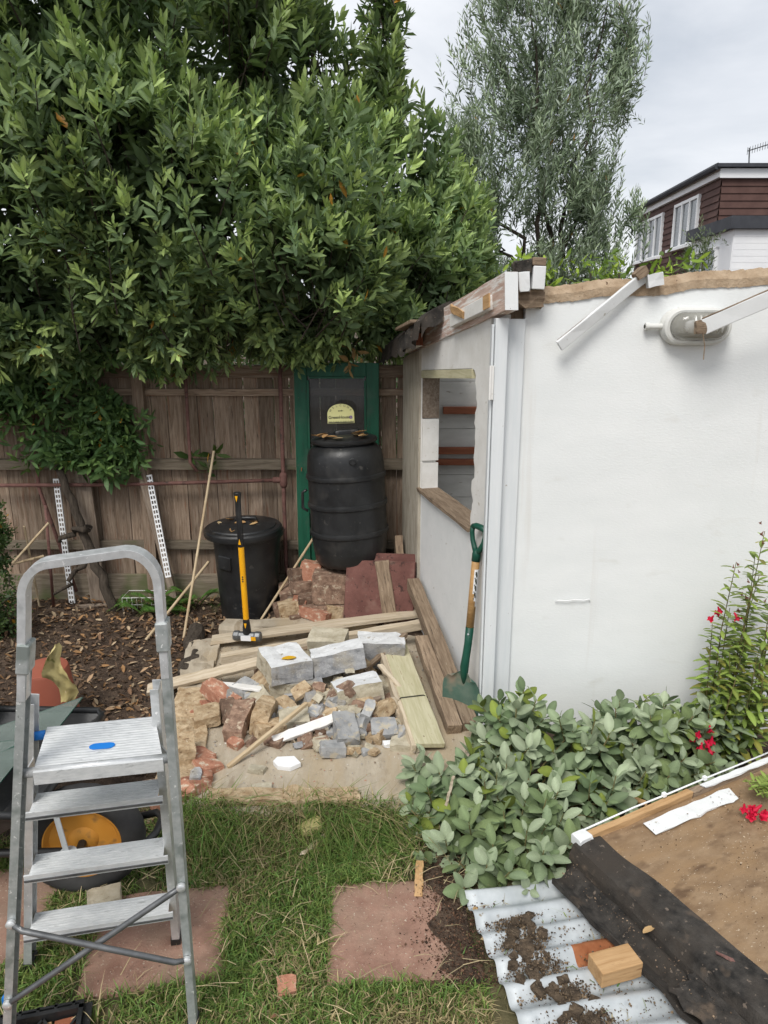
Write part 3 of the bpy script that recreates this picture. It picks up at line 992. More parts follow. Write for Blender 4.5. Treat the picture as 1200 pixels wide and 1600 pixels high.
def oval(hw, hr, n=14):
    return [(hw * 1 + hr * math.cos(a), hr * math.sin(a)) for a in np.linspace(-math.pi / 2, math.pi / 2, n)] + \
           [(-hw + hr * math.cos(a), hr * math.sin(a)) for a in np.linspace(math.pi / 2, 3 * math.pi / 2, n)]


def oval_loft(levels, cap=True):
    """levels: (half straight, radius, y outwards)"""
    V, Fc = [], []
    for hw, hr, d in levels:
        V += [(p[0], -d, p[1]) for p in oval(hw, hr)]
    n = 28
    for i in range(len(levels) - 1):
        for k in range(n):
            a, b = i * n + k, i * n + (k + 1) % n
            Fc.append((a, b, b + n, a + n))
    Fc.append(tuple(range((len(levels) - 1) * n, len(levels) * n)))
    Fc.append(tuple(reversed(range(n))))
    return V, Fc


LM = T(lc)
new("backplate", oval_loft([(.068, .074, 0), (.068, .076, .012), (.066, .072, .035), (.064, .068, .040)]), MAT['lamp_body'], lamp, LM, auto=35)
new("bezel", oval_loft([(.066, .070, .040), (.067, .073, .044), (.066, .071, .054), (.064, .064, .058), (.062, .058, .056)]), MAT['lamp_body'], lamp, LM, auto=35)
new("diffuser", oval_loft([(.060, .057, .056), (.058, .054, .085), (.050, .045, .103), (.040, .030, .110), (.03, .012, .112)]), MAT['lamp_glass'], lamp, LM, smooth=True)
new("bulb", lathe([(.004, -.05), (.02, -.045), (.028, -.02), (.024, .01), (.014, .03), (.012, .05)], 16), MAT['tile_white'], lamp, LM @ T(-.01, -.068, 0) @ R(0, 90, 0), smooth=True)
for k in range(6):
    xk = -.035 + k * .022
    new("glass_rib", tube([(xk, -.108 + .004 * abs(k - 2.5) * .6, -.022), (xk, -.1125, 0), (xk, -.108, .026), (xk, -.098, .042)], .0055, 6), MAT['rib'], lamp, LM, smooth=True)
for sx in (-1, 1):
    new("screw", lathe([(.006, 0), (.006, .006), (.004, .008)], 10), MAT['steel_dark'], lamp, LM @ T(sx * .125, -.044, 0) @ R(90, 0, 0))
new("conduit_stub", merge(tube([(-.205, -.022, .0), (-.135, -.022, .0)], .0125, 12), tube([(-.207, -.022, 0), (-.190, -.022, 0)], .0155, 12)), MAT['lamp_body'], lamp, LM, auto=40)
new("conduit_mouth", lathe([(.008, 0), (.008, .002)], 10), MAT['ink'], lamp, LM @ T(-.2085, -.022, 0) @ R(0, -90, 0))
# short length of cable on the wall
tag(new("cable_clip", tube([(0.781, 3.143, 0.67), (0.791, 3.138, 0.681), (0.828, 3.136, 0.679), (0.865, 3.136, 0.685), (0.907, 3.137, 0.681), (0.93, 3.138, 0.687), (0.937, 3.141, 0.674)], .0022, 6), MAT['tile_white'], smooth=True),
    "short white cable end pinned low on the white wall", "cable")


# ================================================================== house behind
house = thing("brick_house", "distant house with brown hung cladding and a white flat roofed extension", "house", (12.5, 22, 0))
HY = 22.0
hc = Vector((9.349, 22, 4.93))
dx = .052
zt, zf, zb = (9.224, 22, 6.034)[2], (9.254, 22, 5.773)[2], (9.377, 22, 4.679)[2]
X0 = hc.x
HL = 8.2


def hl(t):                 # a point along the receding left side, t metres back
    return X0 + dx * t, HY + t


V, Fc = prism([(X0 + .03, HY + .03), (X0 + 9, HY + .03), (X0 + 9, HY + HL), (hl(HL)[0] + .03, hl(HL)[1])], 0, zt - .05)
new("wall", (V, Fc), MAT['cladding'], house)
# courses of hung cladding, each one lapping the one below
n_c = 19
ch = .19
cl = []
for k in range(n_c):
    z0 = zf - (k + 1) * ch
    d0, d1 = .035, .005
    a, b = (X0 - .0, HY - .0), (X0 + 8.9, HY)
    for (p, q, nrm) in (((X0, HY), (X0 + 8.9, HY), (0, -1)), (hl(HL), (X0, HY), (-1, dx))):
        nv = Vector(nrm).normalized()
        P, Q = Vector(p), Vector(q)
        cl.append(([(P.x + nv.x * d0, P.y + nv.y * d0, z0), (Q.x + nv.x * d0, Q.y + nv.y * d0, z0), (Q.x + nv.x * d1, Q.y + nv.y * d1, z0 + ch + .01), (P.x + nv.x * d1, P.y + nv.y * d1, z0 + ch + .01),
                    (P.x, P.y, z0), (Q.x, Q.y, z0)], [(0, 1, 2, 3), (4, 5, 1, 0)]))
new("cladding_course", merge(*cl), MAT['cladding'], house)
new("fascia", merge(prism([(X0 - .12, HY - .12), (X0 + 9.1, HY - .12), (X0 + 9.1, HY), (X0 - .0, HY)], zf, zt - .02),
                    prism([(X0 - .12, HY - .12), (X0, HY - .1), hl(HL), (hl(HL)[0] - .12, hl(HL)[1])], zf + .03, zt - .02)), MAT['upvc'], house)
roof_h = new("roof", prism([(X0 - .25, HY - .25), (X0 + 9.2, HY - .25), (X0 + 9.2, HY + HL + .2), (hl(HL)[0] - .2, HY + HL + .2)], zt, zt + .09), MAT['lead'], house)
new("gutter", tube([(X0 - .24, HY - .2, zt + .02), (hl(HL)[0] - .24, HY + HL, zt + .02)], .09, 8), MAT['lead'], house)
# upper window in the left side
wz0, wz1 = (9.105, 24.6, 4.154)[2], (8.973, 24.6, 5.512)[2]


def side_window(t0, t1, z0, z1, panes):
    fx = []
    (xa, ya), (xb, yb) = hl(t0), hl(t1)
    m, L = frame((xa - .03, ya, (z0 + z1) / 2), (xb - .03, yb, (z0 + z1) / 2))
    w = new("window", box(L, .05, z1 - z0), MAT['house_glass'], house, m)
    fs = [xf(box(L + .1, .10, .09), T(0, .02, s * (z1 - z0) / 2)) for s in (-1, 1)]
    fs += [xf(box(.09, .11, z1 - z0 + .1), T(-L / 2 + L * k / panes, .02, 0)) for k in range(panes + 1)]
    new("frame", merge(*fs), MAT['upvc'], w, m)
    new("sill", xf(box(L + .3, .25, .08), T(0, .08, -(z1 - z0) / 2 - .06)), MAT['upvc'], w, m)


side_window(4.9, 7.9, wz0, wz1, 4)
side_window(1.5, 3.6, wz0 + .1, wz1 + .05, 3)
# extension
EY = 19.0
e0 = Vector((8.493, 19, 4.111))
ez1 = (8.458, 19, 4.401)[2]
ez0 = e0.z
new("wall", prism([(e0.x, EY), (e0.x + 7, EY), (e0.x + 7, EY + 3), (e0.x + dx * 3 + .02, EY + 3)], 0, ez0), MAT['house_white'], house)
br = []
for k in range(26):
    zz = ez0 - .03 - k * .15
    br.append(xf(box(6.9, .012, .145), T(e0.x + 3.47, EY - .008, zz - .07)))
new("brick_course", merge(*br), MAT['house_white'], house)
new("roof", prism([(e0.x - .15, EY - .15), (e0.x + 7.1, EY - .15), (e0.x + 7.1, EY + 3), (e0.x + dx * 3 - .15, EY + 3)], ez0, ez1), MAT['lead'], house)
ew = T(e0.x - .01 + dx * 1.6, EY + 1.75, ez0 - .75) @ R(0, 0, 90 - math.degrees(math.atan(dx)))
w2 = new("window", box(1.7, .06, .75), MAT['house_glass'], house, ew)
new("frame", merge(xf(box(1.84, .09, .08), T(0, .02, .40)), xf(box(1.84, .09, .08), T(0, .02, -.40)), *[xf(box(.08, .10, .84), T(-.88 + .88 * k, .02, 0)) for k in range(3)]), MAT['upvc'], w2, ew)
# aerial
ae = thing("television_aerial", "thin television aerial on the roof of the distant house", "aerial", (10.508, 23, 6.239))
new("mast", tube([(10.512, 23, 6.205), (10.462, 23, 6.763)], .02, 6), MAT['steel_dark'], ae)
new("boom", tube([(10.417, 23, 6.679), (10.696, 22.4, 6.718)], .015, 6), MAT['steel_dark'], ae)
new("element", merge(*[tube([(Vector((10.417, 23, 6.679)).lerp(Vector((10.696, 22.4, 6.718)), k / 8) + Vector((0, .0, s * .1))) for s in (-1, 1)], .008, 4) for k in range(9)]), MAT['steel_dark'], ae)


# ================================================================== trees and plants
def ellipsoid_tips(E, n, seed, inner=.72, outer=1.04, bumpy=.0, cut=-.34):
    """points in the outer shell of a union of ellipsoids, with outward directions"""
    g = np.random.default_rng(seed)
    vol = np.array([e[1][0] * e[1][1] + e[1][1] * e[1][2] + e[1][0] * e[1][2] for e in E]) * np.array([e[2] if len(e) > 2 else 1 for e in E])
    which = g.choice(len(E), n, p=vol / vol.sum())
    c = np.array([e[0] for e in E])[which]
    r = np.array([e[1] for e in E])[which]
    d = g.normal(size=(n, 3)); d /= np.linalg.norm(d, axis=1, keepdims=True)
    f = g.uniform(inner, outer, (n, 1))
    lump = np.array([noise.noise(Vector(c[i] + d[i] * r[i]) * 1.9) + .6 * noise.noise(Vector(c[i] + d[i] * r[i]) * 4.3) for i in range(n)])[:, None]
    P = c + d * r * f * (1 + bumpy * lump)
    N = d / r; N /= np.linalg.norm(N, axis=1, keepdims=True)
    keep = np.ones(n, bool)
    for k, e in enumerate(E):
        q = np.linalg.norm((P - np.array(e[0])) / np.array(e[1]), axis=1)
        keep &= ~((q < .68) & (which != k))
    # uneven density: clumps and hollows
    cl = np.array([noise.noise(Vector(p) * 2.3) + .5 * noise.noise(Vector(p) * 5.1) for p in P])
    keep &= cl > cut
    return P[keep], N[keep], which[keep]


def limb(p0, p1, r0, r1, seed, n=8, sag=.0, wob=.06):
    r = random.Random(seed)
    a, b = Vector(p0), Vector(p1)
    path, rad = [], []
    for i in range(n + 1):
        t = i / n
        q = a.lerp(b, t)
        w = wob * math.sin(math.pi * t)
        path.append(q + Vector((r.uniform(-w, w), r.uniform(-w, w), -sag * math.sin(math.pi * t) + r.uniform(-w, w) * .5)))
        rad.append(r0 + (r1 - r0) * t)
    return tube(path, rad, 8)


# ---- bay tree
bay = thing("bay_tree", "large dense bay tree with glossy green leaves overhanging the fence", "tree", (-1.5, 5.35, 0))
E_BAY = [((-1.85, 4.75, 3.25), (1.52, 1.15, 1.60)), ((-.50, 4.85, 2.58), (.85, .95, .86)), ((.05, 5.25, 2.42), (.62, .60, .72)),
         ((-.78, 4.75, 3.50), (.40, .50, .72)), ((-.40, 4.92, 3.30), (.30, .40, .62)), ((.0, 5.0, 3.35), (.14, .18, .80), 1.6), ((.33, 5.15, 2.95), (.20, .22, .46), 1.6), ((.55, 5.5, 2.45), (.24, .30, .50), 1.4), ((.45, 5.6, 2.05), (.40, .35, .35)),
         ((-2.9, 4.9, 3.0), (1.0, .9, 1.35)), ((-1.4, 4.3, 2.65), (.9, .55, .7)), ((-2.3, 4.45, 2.2), (.75, .42, .55)), ((-.35, 4.35, 2.25), (.45, .35, .38)), ((-1.7, 4.75, 2.0), (1.7, .55, .42)), ((-.25, 5.0, 2.0), (.85, .5, .42)), ((.45, 5.7, 1.95), (.5, .4, .5))]
P, N, wh = ellipsoid_tips(E_BAY, 13500, 11, .62, 1.06, .20, -.20)
A = N * .75 + np.array([0, -.05, .85]) + np.random.default_rng(3).normal(0, .22, N.shape)
low = P[:, 2] < 1.95
A[low] = N[low] * .9 + np.array([0, -.15, .15]) + np.random.default_rng(4).normal(0, .25, (low.sum(), 3))
# lower shoots hanging in front of the fence on the left
E_LOW = [((-2.45, 4.66, 1.50), (.70, .16, .24)), ((-1.75, 4.70, 1.38), (.26, .12, .26)), ((-2.02, 4.70, 1.08), (.36, .10, .13)), ((-2.9, 4.7, 1.55), (.5, .14, .3)), ((-2.15, 4.62, 1.72), (.75, .22, .2)), ((-1.72, 4.72, 1.12), (.14, .08, .16))]
P2, N2, _ = ellipsoid_tips(E_LOW, 1250, 12, .25, 1.12, .50, -.20)
A2 = N2 * .35 + np.array([0, -.55, .05]) + np.random.default_rng(5).normal(0, .42, N2.shape)
q1 = twigs(P, A, 14, .16, .090, 21, spread=(18, 66), young=.60, cyoung=(.40, .51, .17), cold=(.112, .172, .084), yellow=.003)
tv = np.array([1 + .45 * noise.noise(Vector(p) * 1.7) + .35 * noise.noise(Vector(p) * 6.0) for p in P]).clip(.55, 1.6)
q1[3][:] = q1[3] * np.repeat(tv, 14)[:, None]
q2 = twigs(P2, A2, 9, .12, .092, 22, spread=(35, 85), young=.25, cyoung=(.24, .36, .09), cold=(.07, .135, .05), yellow=.006)
g_ = np.random.default_rng(9)
A3 = np.array([[0., -.3, -.2], [.2, -.3, -.3], [0, -.2, -.6]])
# a small dead spray by the green door, and leaves on the rail
q3 = twigs(np.array([[-.22, 4.62, 1.62], [-.14, 4.60, 1.69], [-.30, 4.62, 1.70]]), A3, 8, .12, .09, 23, spread=(20, 80), cyoung=(.35, .22, .09), cold=(.28, .17, .07), yellow=0)
q4 = twigs(np.array([[-1.26, 4.80, 1.06], [-1.10, 4.80, 1.06], [-1.16, 4.78, 1.0]]), np.array([[.3, -.5, .3], [.4, -.5, .1], [.1, -.4, .5]]), 8, .10, .10, 24, spread=(30, 80), yellow=.1)
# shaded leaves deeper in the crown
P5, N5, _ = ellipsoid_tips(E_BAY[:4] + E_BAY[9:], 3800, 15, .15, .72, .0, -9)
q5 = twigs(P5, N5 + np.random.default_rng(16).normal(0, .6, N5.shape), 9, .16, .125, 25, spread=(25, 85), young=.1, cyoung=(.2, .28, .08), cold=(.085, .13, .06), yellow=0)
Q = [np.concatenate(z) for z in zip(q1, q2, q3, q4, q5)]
BSHAPE = leaf_shape(.34, .05, .08, fine=False)
BSHAPES = [BSHAPE, leaf_shape(.30, .02, .20, fine=False), leaf_shape(.38, .09, -.05, fine=False)]
BFINE = leaf_shape(.33, .035, .10, fine=True)
d, ins = view_depth(Q[0])
# the leaves that show largest: nearest, on the outside of the crown
score = np.where(ins, d, 99)
sel = np.argsort(score)[:300]
rest = np.ones(len(d), bool); rest[sel] = False
ri = np.nonzero(rest)[0]
for k in range(3):
    qi = ri[k::3]
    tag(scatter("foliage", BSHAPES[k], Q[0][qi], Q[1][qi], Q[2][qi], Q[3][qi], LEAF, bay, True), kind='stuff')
single_leaves("leaf", BFINE, Q[0][sel], Q[1][sel], Q[2][sel], Q[3][sel], LEAF, bay, True)
trunk = new("trunk", limb((-1.5, 5.35, -.05), (-1.35, 5.25, 2.2), .11, .08, 1), MAT['bark'], bay, smooth=True)
for k, (b, r0) in enumerate((((-2.6, 4.6, 3.0), .05), ((-.5, 4.7, 2.9), .05), ((.1, 5.1, 2.6), .035), ((-1.4, 4.5, 3.9), .05), ((.0, 5.02, 3.7), .02), ((-2.2, 4.5, 2.0), .03), ((-.2, 4.55, 2.05), .028), ((-.75, 4.2, 2.5), .03), ((-1.9, 4.3, 2.6), .03))):
    new("limb", limb((-1.42, 5.30, 1.45 + .08 * k), b, r0, .008, 40 + k, wob=.10), MAT['bark'], trunk, smooth=True)
tw = []
gi = np.random.default_rng(2).choice(len(P), 900, replace=False)
for i in gi:
    a = A[i] / np.linalg.norm(A[i])
    tw.append(tube([P[i] - a * .34 + np.array([0, .05, -.03]), P[i] - a * .15, P[i]], [.005, .004, .002], 4))
tag(new("twig", merge(*tw), MAT['bark'], trunk), kind='stuff')

# ---- olive tree behind the shed
olive = thing("olive_tree", "airy grey green olive tree standing behind the white shed", "tree", (1.55, 7.2, 0))
E_OL = [((1.30, 7.0, 3.95), (.78, .7, 1.0)), ((1.0, 7.0, 3.0), (.55, .6, .8)), ((1.40, 7.1, 2.5), (.75, .6, .70)), ((1.85, 7.1, 2.45), (.42, .5, .55)), ((1.05, 7.1, 4.7), (.30, .35, .6)),
        ((1.6, 7.1, 4.7), (.30, .35, .6)), ((2.05, 7.1, 4.2), (.20, .3, .55)), ((2.25, 7.1, 2.85), (.14, .2, .40)), ((.72, 7.0, 3.5), (.24, .3, .5)), ((.8, 7.0, 2.2), (.55, .5, .6)), ((1.95, 7.1, 2.35), (.52, .4, .42)), ((1.75, 7.1, 3.1), (.40, .4, .40))]
P, N, wh = ellipsoid_tips(E_OL, 4700, 31, .30, 1.12, .34, -.06)
A = N * .5 + np.array([0, 0, .95]) + np.random.default_rng(6).normal(0, .30, N.shape)
q = twigs(P, A, 26, .34, .078, 32, spread=(18, 50), young=.5, cyoung=(.36, .44, .27), cold=(.15, .205, .125), cvar=.4, yellow=.002)
m_ = np.random.default_rng(8).random(len(q[2])) < .30          # silver undersides turned outward
q[3][m_] = q[3][m_] * .5 + np.array([.20, .23, .19])
OSH = leaf_shape(.22, .03, .05, fine=None)
tag(scatter("foliage", OSH, q[0], q[1], q[2], q[3], LEAF_OLIVE, olive), kind='stuff')
ot = new("trunk", limb((1.55, 7.2, -.05), (1.5, 7.1, 2.4), .10, .06, 60), MAT['bark'], olive, smooth=True)
for k, b in enumerate(((1.2, 7.0, 4.5), (1.9, 7.1, 4.6), (1.5, 7.0, 3.9), (1.95, 7.1, 3.9), (2.1, 7.1, 2.8), (.85, 7.0, 3.2), (1.0, 7.0, 2.6), (2.2, 7.0, 2.3))):
    new("limb", limb((1.52, 7.12, 1.7 + .08 * k), b, .03, .005, 61 + k, wob=.12), MAT['bark'], ot, smooth=True)
tw = []
for i in np.random.default_rng(5).choice(len(P), min(500, len(P)), replace=False):
    a = A[i] / np.linalg.norm(A[i])
    tw.append(tube([P[i] - a * .36, P[i] - a * .2, P[i]], [.003, .0022, .001], 4))
tag(new("twig", merge(*tw), MAT['bark'], ot), kind='stuff')

# ---- a second, slighter olive in front of the house
ol2 = thing("olive_tree", "slight young olive tree in front of the distant brown house", "tree", (3.3, 8.0, 0))
E_O2 = [((3.18, 8, 2.45), (.22, .3, .42)), ((3.30, 8, 2.75), (.14, .2, .25)), ((3.12, 8, 2.20), (.24, .3, .25)), ((3.75, 8, 2.12), (.12, .2, .12))]
P, N, wh = ellipsoid_tips(E_O2, 130, 35, .2, 1.08)
A = N * .6 + np.array([0, 0, .9]) + np.random.default_rng(6).normal(0, .3, N.shape)
q = twigs(P, A, 22, .30, .060, 36, spread=(22, 55), young=.6, cyoung=(.20, .25, .12), cold=(.08, .11, .06), cvar=.4, yellow=.002)
tag(scatter("foliage", OSH, q[0], q[1], q[2], q[3], LEAF_OLIVE, ol2), kind='stuff')
new("trunk", limb((3.3, 8.0, -.05), (3.28, 8.0, 2.6), .04, .01, 66), MAT['bark'], ol2, smooth=True)

# ---- bright climber shoots above the wall top
for k, (c, n, s, lab) in enumerate((((.78, 3.9, 2.10), 34, .16, "bright yellow green climber showing above the shed corner"), ((1.47, 3.95, 2.14), 26, .12, "bright green climber above the wall top below the house"), ((1.25, 4.3, 2.17), 20, .10, "green leafy shoots above the wall beside the olive tree"))):
    cl_ = thing("climber", lab, "climber", (c[0], c[1], 0))
    g = np.random.default_rng(70 + k)
    P = np.array(c) + g.normal(0, 1, (n, 3)) * np.array([s * .8, .12, .07])
    A = g.normal(0, .5, (n, 3)) + np.array([0, -.3, .7])
    q = twigs(P, A, 9, .13, .065, 72 + k, spread=(40, 80), young=.8, cyoung=(.24, .33, .035), cold=(.10, .17, .025), yellow=0)
    tag(scatter("foliage", leaf_shape(.36, .03, .12), *q, LEAF, cl_), kind='stuff')
    new("stem", merge(*[limb((c[0] + dx_, c[1], 0), (c[0] + dx_ * 2, c[1], c[2]), .012, .006, 75 + k) for dx_ in (-.05, .03, .08)]), MAT['bark'], cl_)

# ---- dark hedge far behind, closing the gap under the crowns
hd = thing("hedge", "dark leafy hedge in the neighbouring garden behind the fence", "hedge", (-1, 9.5, 0))
g = np.random.default_rng(80)
n = 2600
P = np.stack([g.uniform(-7, 9, n), g.uniform(9, 10.5, n), g.uniform(.2, 2.0, n) * (1 - .2 * g.random(n))], axis=1)
q = twigs(P, g.normal(0, .5, (n, 3)) + np.array([0, -.4, .6]), 9, .2, .13, 81, young=.2, cold=(.03, .055, .022), cyoung=(.09, .14, .04), yellow=0)
tag(scatter("foliage", BSHAPE, *q, LEAF, hd), kind='stuff')

# ---- sage bush
SSH = leaf_shape(.55, .03, .18, fine=True)


def sage(name, label, E, n, seed, ns, size=.092):
    root = thing(name, label, "sage", (E[0][0][0], E[0][0][1], 0))
    P, N, wh = ellipsoid_tips(E, n, seed, .80, 1.05)
    k = P[:, 2] > .03
    P, N = P[k], N[k]
    # thin out tips that crowd each other
    keep = []
    for i in range(len(P)):
        if all((P[i][0] - P[j][0]) ** 2 + (P[i][1] - P[j][1]) ** 2 + (P[i][2] - P[j][2]) ** 2 > .0058 for j in keep):
            keep.append(i)
    P, N = P[keep], N[keep]
    g = np.random.default_rng(seed)
    A = N * .8 + np.array([0, -.1, .75]) + g.normal(0, .15, N.shape)
    q = list(twigs(P, A, 13, .12, size, seed + 1, spread=(30, 88), young=.75, cyoung=(.34, .395, .265), cold=(.14, .20, .10), cvar=.24, yellow=0))
    # opposite pairs of old larger leaves low on the stems
    # some leaves yellow-green
    m = g.random(len(q[2])) < .10
    q[3][m] = np.array([.20, .25, .05]) * g.uniform(.7, 1.2, (m.sum(), 1))
    ok = q[0][:, 2] + q[2] * 0 > .012
    q = [z[ok] for z in q]
    d, ins = view_depth(q[0])
    sel = np.argsort(np.where(ins, d, 99))[:ns]
    rest = np.ones(len(d), bool); rest[sel] = False
    if rest.any():
        tag(scatter("foliage", SSH, *[z[rest] for z in q], LEAF_SAGE, root, True), kind='stuff')
    single_leaves("leaf", SSH, *[z[sel] for z in q], LEAF_SAGE, root, True, nvar=12)
    st = []
    for i in range(len(P)):
        a = A[i] / np.linalg.norm(A[i])
        b = np.array([E[0][0][0] + (P[i][0] - E[0][0][0]) * .45, E[0][0][1] + (P[i][1] - E[0][0][1]) * .45, 0.0])
        mid = P[i] - a * .12
        st.append(tube([b, (b + mid) / 2 + np.array([0, 0, .04]), mid, P[i]], [.005, .004, .0032, .002], 5))
    new("stem", merge(*st), MAT['bark_red'], root, smooth=True)


sage("sage_bush", "broad grey green sage bush spreading in front of the shed corner",
     [((.42, 2.50, .0), (.36, .40, .25)), ((.27, 2.62, .0), (.21, .20, .26)), ((.52, 2.32, .0), (.22, .24, .20)), ((.56, 2.78, .0), (.22, .22, .40)), ((.36, 2.22, 0), (.16, .16, .13)), ((.78, 2.72, .0), (.24, .20, .34)), ((.82, 2.50, .0), (.17, .14, .21)), ((1.0, 2.66, .0), (.14, .12, .20))], 3000, 91, 300)
sage("sage_bush", "smaller grey green sage plant by the white wall below the red flowers",
     [((1.18, 2.80, .0), (.26, .20, .36)), ((1.00, 2.86, .0), (.16, .16, .33)), ((1.38, 2.85, .0), (.2, .16, .36))], 900, 95, 240)

# ---- narrow leaved flowering plants by the wall
LSH = leaf_shape(.32, .03, .25, fine=True)
FSH = None


def bell(L=.026, r=.0085):
    V, Fc = lathe([(.002, 0), (r * .35, -L * .12), (r * .48, -L * .45), (r * .85, -L * .8), (r * 1.0, -L * .88), (r * 1.25, -L)], 10, cap=False)
    V = [(v[0] * (1.25 if i >= 50 and i % 2 else 1), v[1] * (1.25 if i >= 50 and i % 2 else 1), v[2] + (.008 if i >= 50 and i % 2 == 0 else 0)) for i, v in enumerate(V)]
    T_ = []
    for f in Fc:
        T_ += [(f[0], f[1], f[2]), (f[0], f[2], f[3])]
    return np.array(V), np.array(T_)


def penstemon(name, label, stems, flowers, seed, leaf=.055, dead=()):
    root = thing(name, label, "flower", (stems[0][0][0], stems[0][0][1], 0))
    g = np.random.default_rng(seed)
    Ps, Ds, Ss, Cs, st = [], [], [], [], []
    for (a, b) in stems:
        a, b = np.array(a), np.array(b)
        bow = g.normal(0, .02, 3)
        L = np.linalg.norm(b - a)
        st.append(tube([a, a + (b - a) * .33 + bow, a + (b - a) * .66 + bow, b], [.0035, .003, .0025, .0015], 5))
        n = int(L / .028)
        for i in range(n):
            t = .18 + .82 * i / n
            p = a + (b - a) * t + bow * math.sin(math.pi * t)
            for s in (0, math.pi):
                ph = i * 1.57 + s + g.normal(0, .2)
                Ps.append(p)
                Ds.append((math.cos(ph), math.sin(ph), g.uniform(-.1, .7)))
                Ss.append(leaf * g.uniform(.7, 1.25) * (1.25 - .75 * t))
                yg = np.array([.24, .33, .075]) if g.random() > .18 else np.array([.28, .27, .06])
                Cs.append(yg * g.uniform(.6, 1.2))
    new("stem", merge(*st), MAT['bark_red'], root, smooth=True)
    Ps, Ds, Ss, Cs = map(np.array, (Ps, Ds, Ss, Cs))
    up = np.tile(np.array([0, 0, 1.]), (len(Ds), 1))
    d, ins = view_depth(Ps)
    sel = np.argsort(np.where(ins, d, 99))[:120]
    rest = np.ones(len(d), bool); rest[sel] = False
    RMs = orient(Ds, up)
    if rest.any():
        tag(scatter("foliage", LSH, Ps[rest], RMs[rest], Ss[rest], Cs[rest], LEAF, root, True), kind='stuff')
    single_leaves("leaf", LSH, Ps[sel], RMs[sel], Ss[sel], Cs[sel], LEAF, root, True, 5)
    bl = bell()
    for lst, c in ((flowers, (.62, .008, .05)), (dead, (.20, .10, .055))):
        me = build_mesh("flower", bl[0], bl[1], np.tile(np.array(c), (len(bl[0]), 1)), PETAL, True)
        for p in lst:
            o = bpy.data.objects.new("flower", me)
            link(o, root, T(p) @ R(g.uniform(-50, 30), g.uniform(-45, 45), g.uniform(0, 360)) @ Matrix.Scale(g.uniform(1.2, 1.6) if lst is flowers else g.uniform(.55, .85), 4) @ Matrix.Diagonal((.55, .9, 1, 1) if lst is not flowers else (1, 1, 1, 1)))


penstemon("penstemon", "tall leafy plant with wilted and red bell flowers by the white wall",
          [((1.42, 2.93, 0), (1.404, 2.93, 0.654)), ((1.44, 2.95, 0), (1.465, 2.92, 0.731)), ((1.46, 2.94, 0), (1.458, 2.9, 0.937)), ((1.50, 2.95, 0), (1.543, 2.92, 0.972)), ((1.52, 2.92, 0), (1.559, 2.9, 1.075)), ((1.50, 2.90, 0), (1.518, 2.86, 0.611)),
           ((1.56, 2.92, 0), (1.624, 2.9, 0.881)), ((1.47, 2.88, 0), (1.448, 2.84, 0.563)), ((1.58, 2.9, 0), (1.599, 2.85, 0.674)), ((1.54, 2.86, 0), (1.546, 2.8, 0.581)), ((1.6, 2.95, 0), (1.645, 2.9, 1.02)), ((1.49, 2.92, 0), (1.534, 2.9, 0.796)), ((1.53, 2.84, 0), (1.457, 2.78, 0.476)), ((1.58, 2.84, 0), (1.568, 2.78, 0.476)), ((1.46, 2.9, 0), (1.432, 2.86, 0.494)), ((1.62, 2.9, 0), (1.641, 2.84, 0.62)), ((1.55, 2.95, 0), (1.571, 2.92, 0.874))],
          [(1.415, 2.92, 0.737), (1.401, 2.92, 0.696), (1.476, 2.9, 0.719), (1.432, 2.93, 0.724)], 101, .090,
          dead=[(1.457, 2.9, 0.943), (1.469, 2.9, 0.909), (1.448, 2.9, 0.932), (1.5, 2.9, 0.81), (1.512, 2.9, 0.796), (1.514, 2.9, 0.87), (1.49, 2.9, 0.739), (1.541, 2.9, 1.116), (1.554, 2.9, 1.075), (1.552, 2.9, 1.034), (1.605, 2.9, 0.782)])
penstemon("penstemon", "low red flowered plant among the sage leaves", [((1.28, 2.92, 0), (1.34, 2.82, 0.184)), ((1.30, 2.92, 0), (1.389, 2.82, 0.191)), ((1.02, 2.96, 0), (1.193, 2.95, 0.321)), ((1.06, 2.92, 0), (1.24, 2.86, 0.207)), ((1.24, 2.95, 0), (1.332, 2.9, 0.23))],
          [(1.297, 2.74, 0.233), (1.313, 2.74, 0.257), (1.339, 2.74, 0.212), (1.355, 2.74, 0.188), (1.374, 2.75, 0.227), (1.357, 2.75, 0.278), (1.324, 2.73, 0.209)], 102, .07)
penstemon("penstemon", "red flower spray lying over the brown roof board", [((1.62, 2.75, 0), (1.368, 2.33, 0.249)), ((1.66, 2.72, 0), (1.337, 2.34, 0.263)), ((1.7, 2.7, 0), (1.404, 2.34, 0.282)), ((1.68, 2.7, 0), (1.344, 2.4, 0.248)), ((1.72, 2.7, 0), (1.37, 2.36, 0.26))],
          [(1.294, 2.3, 0.228), (1.306, 2.28, 0.219), (1.334, 2.3, 0.223), (1.335, 2.27, 0.208), (1.361, 2.28, 0.219), (1.357, 2.3, 0.223), (1.314, 2.27, 0.208)], 103, .06)

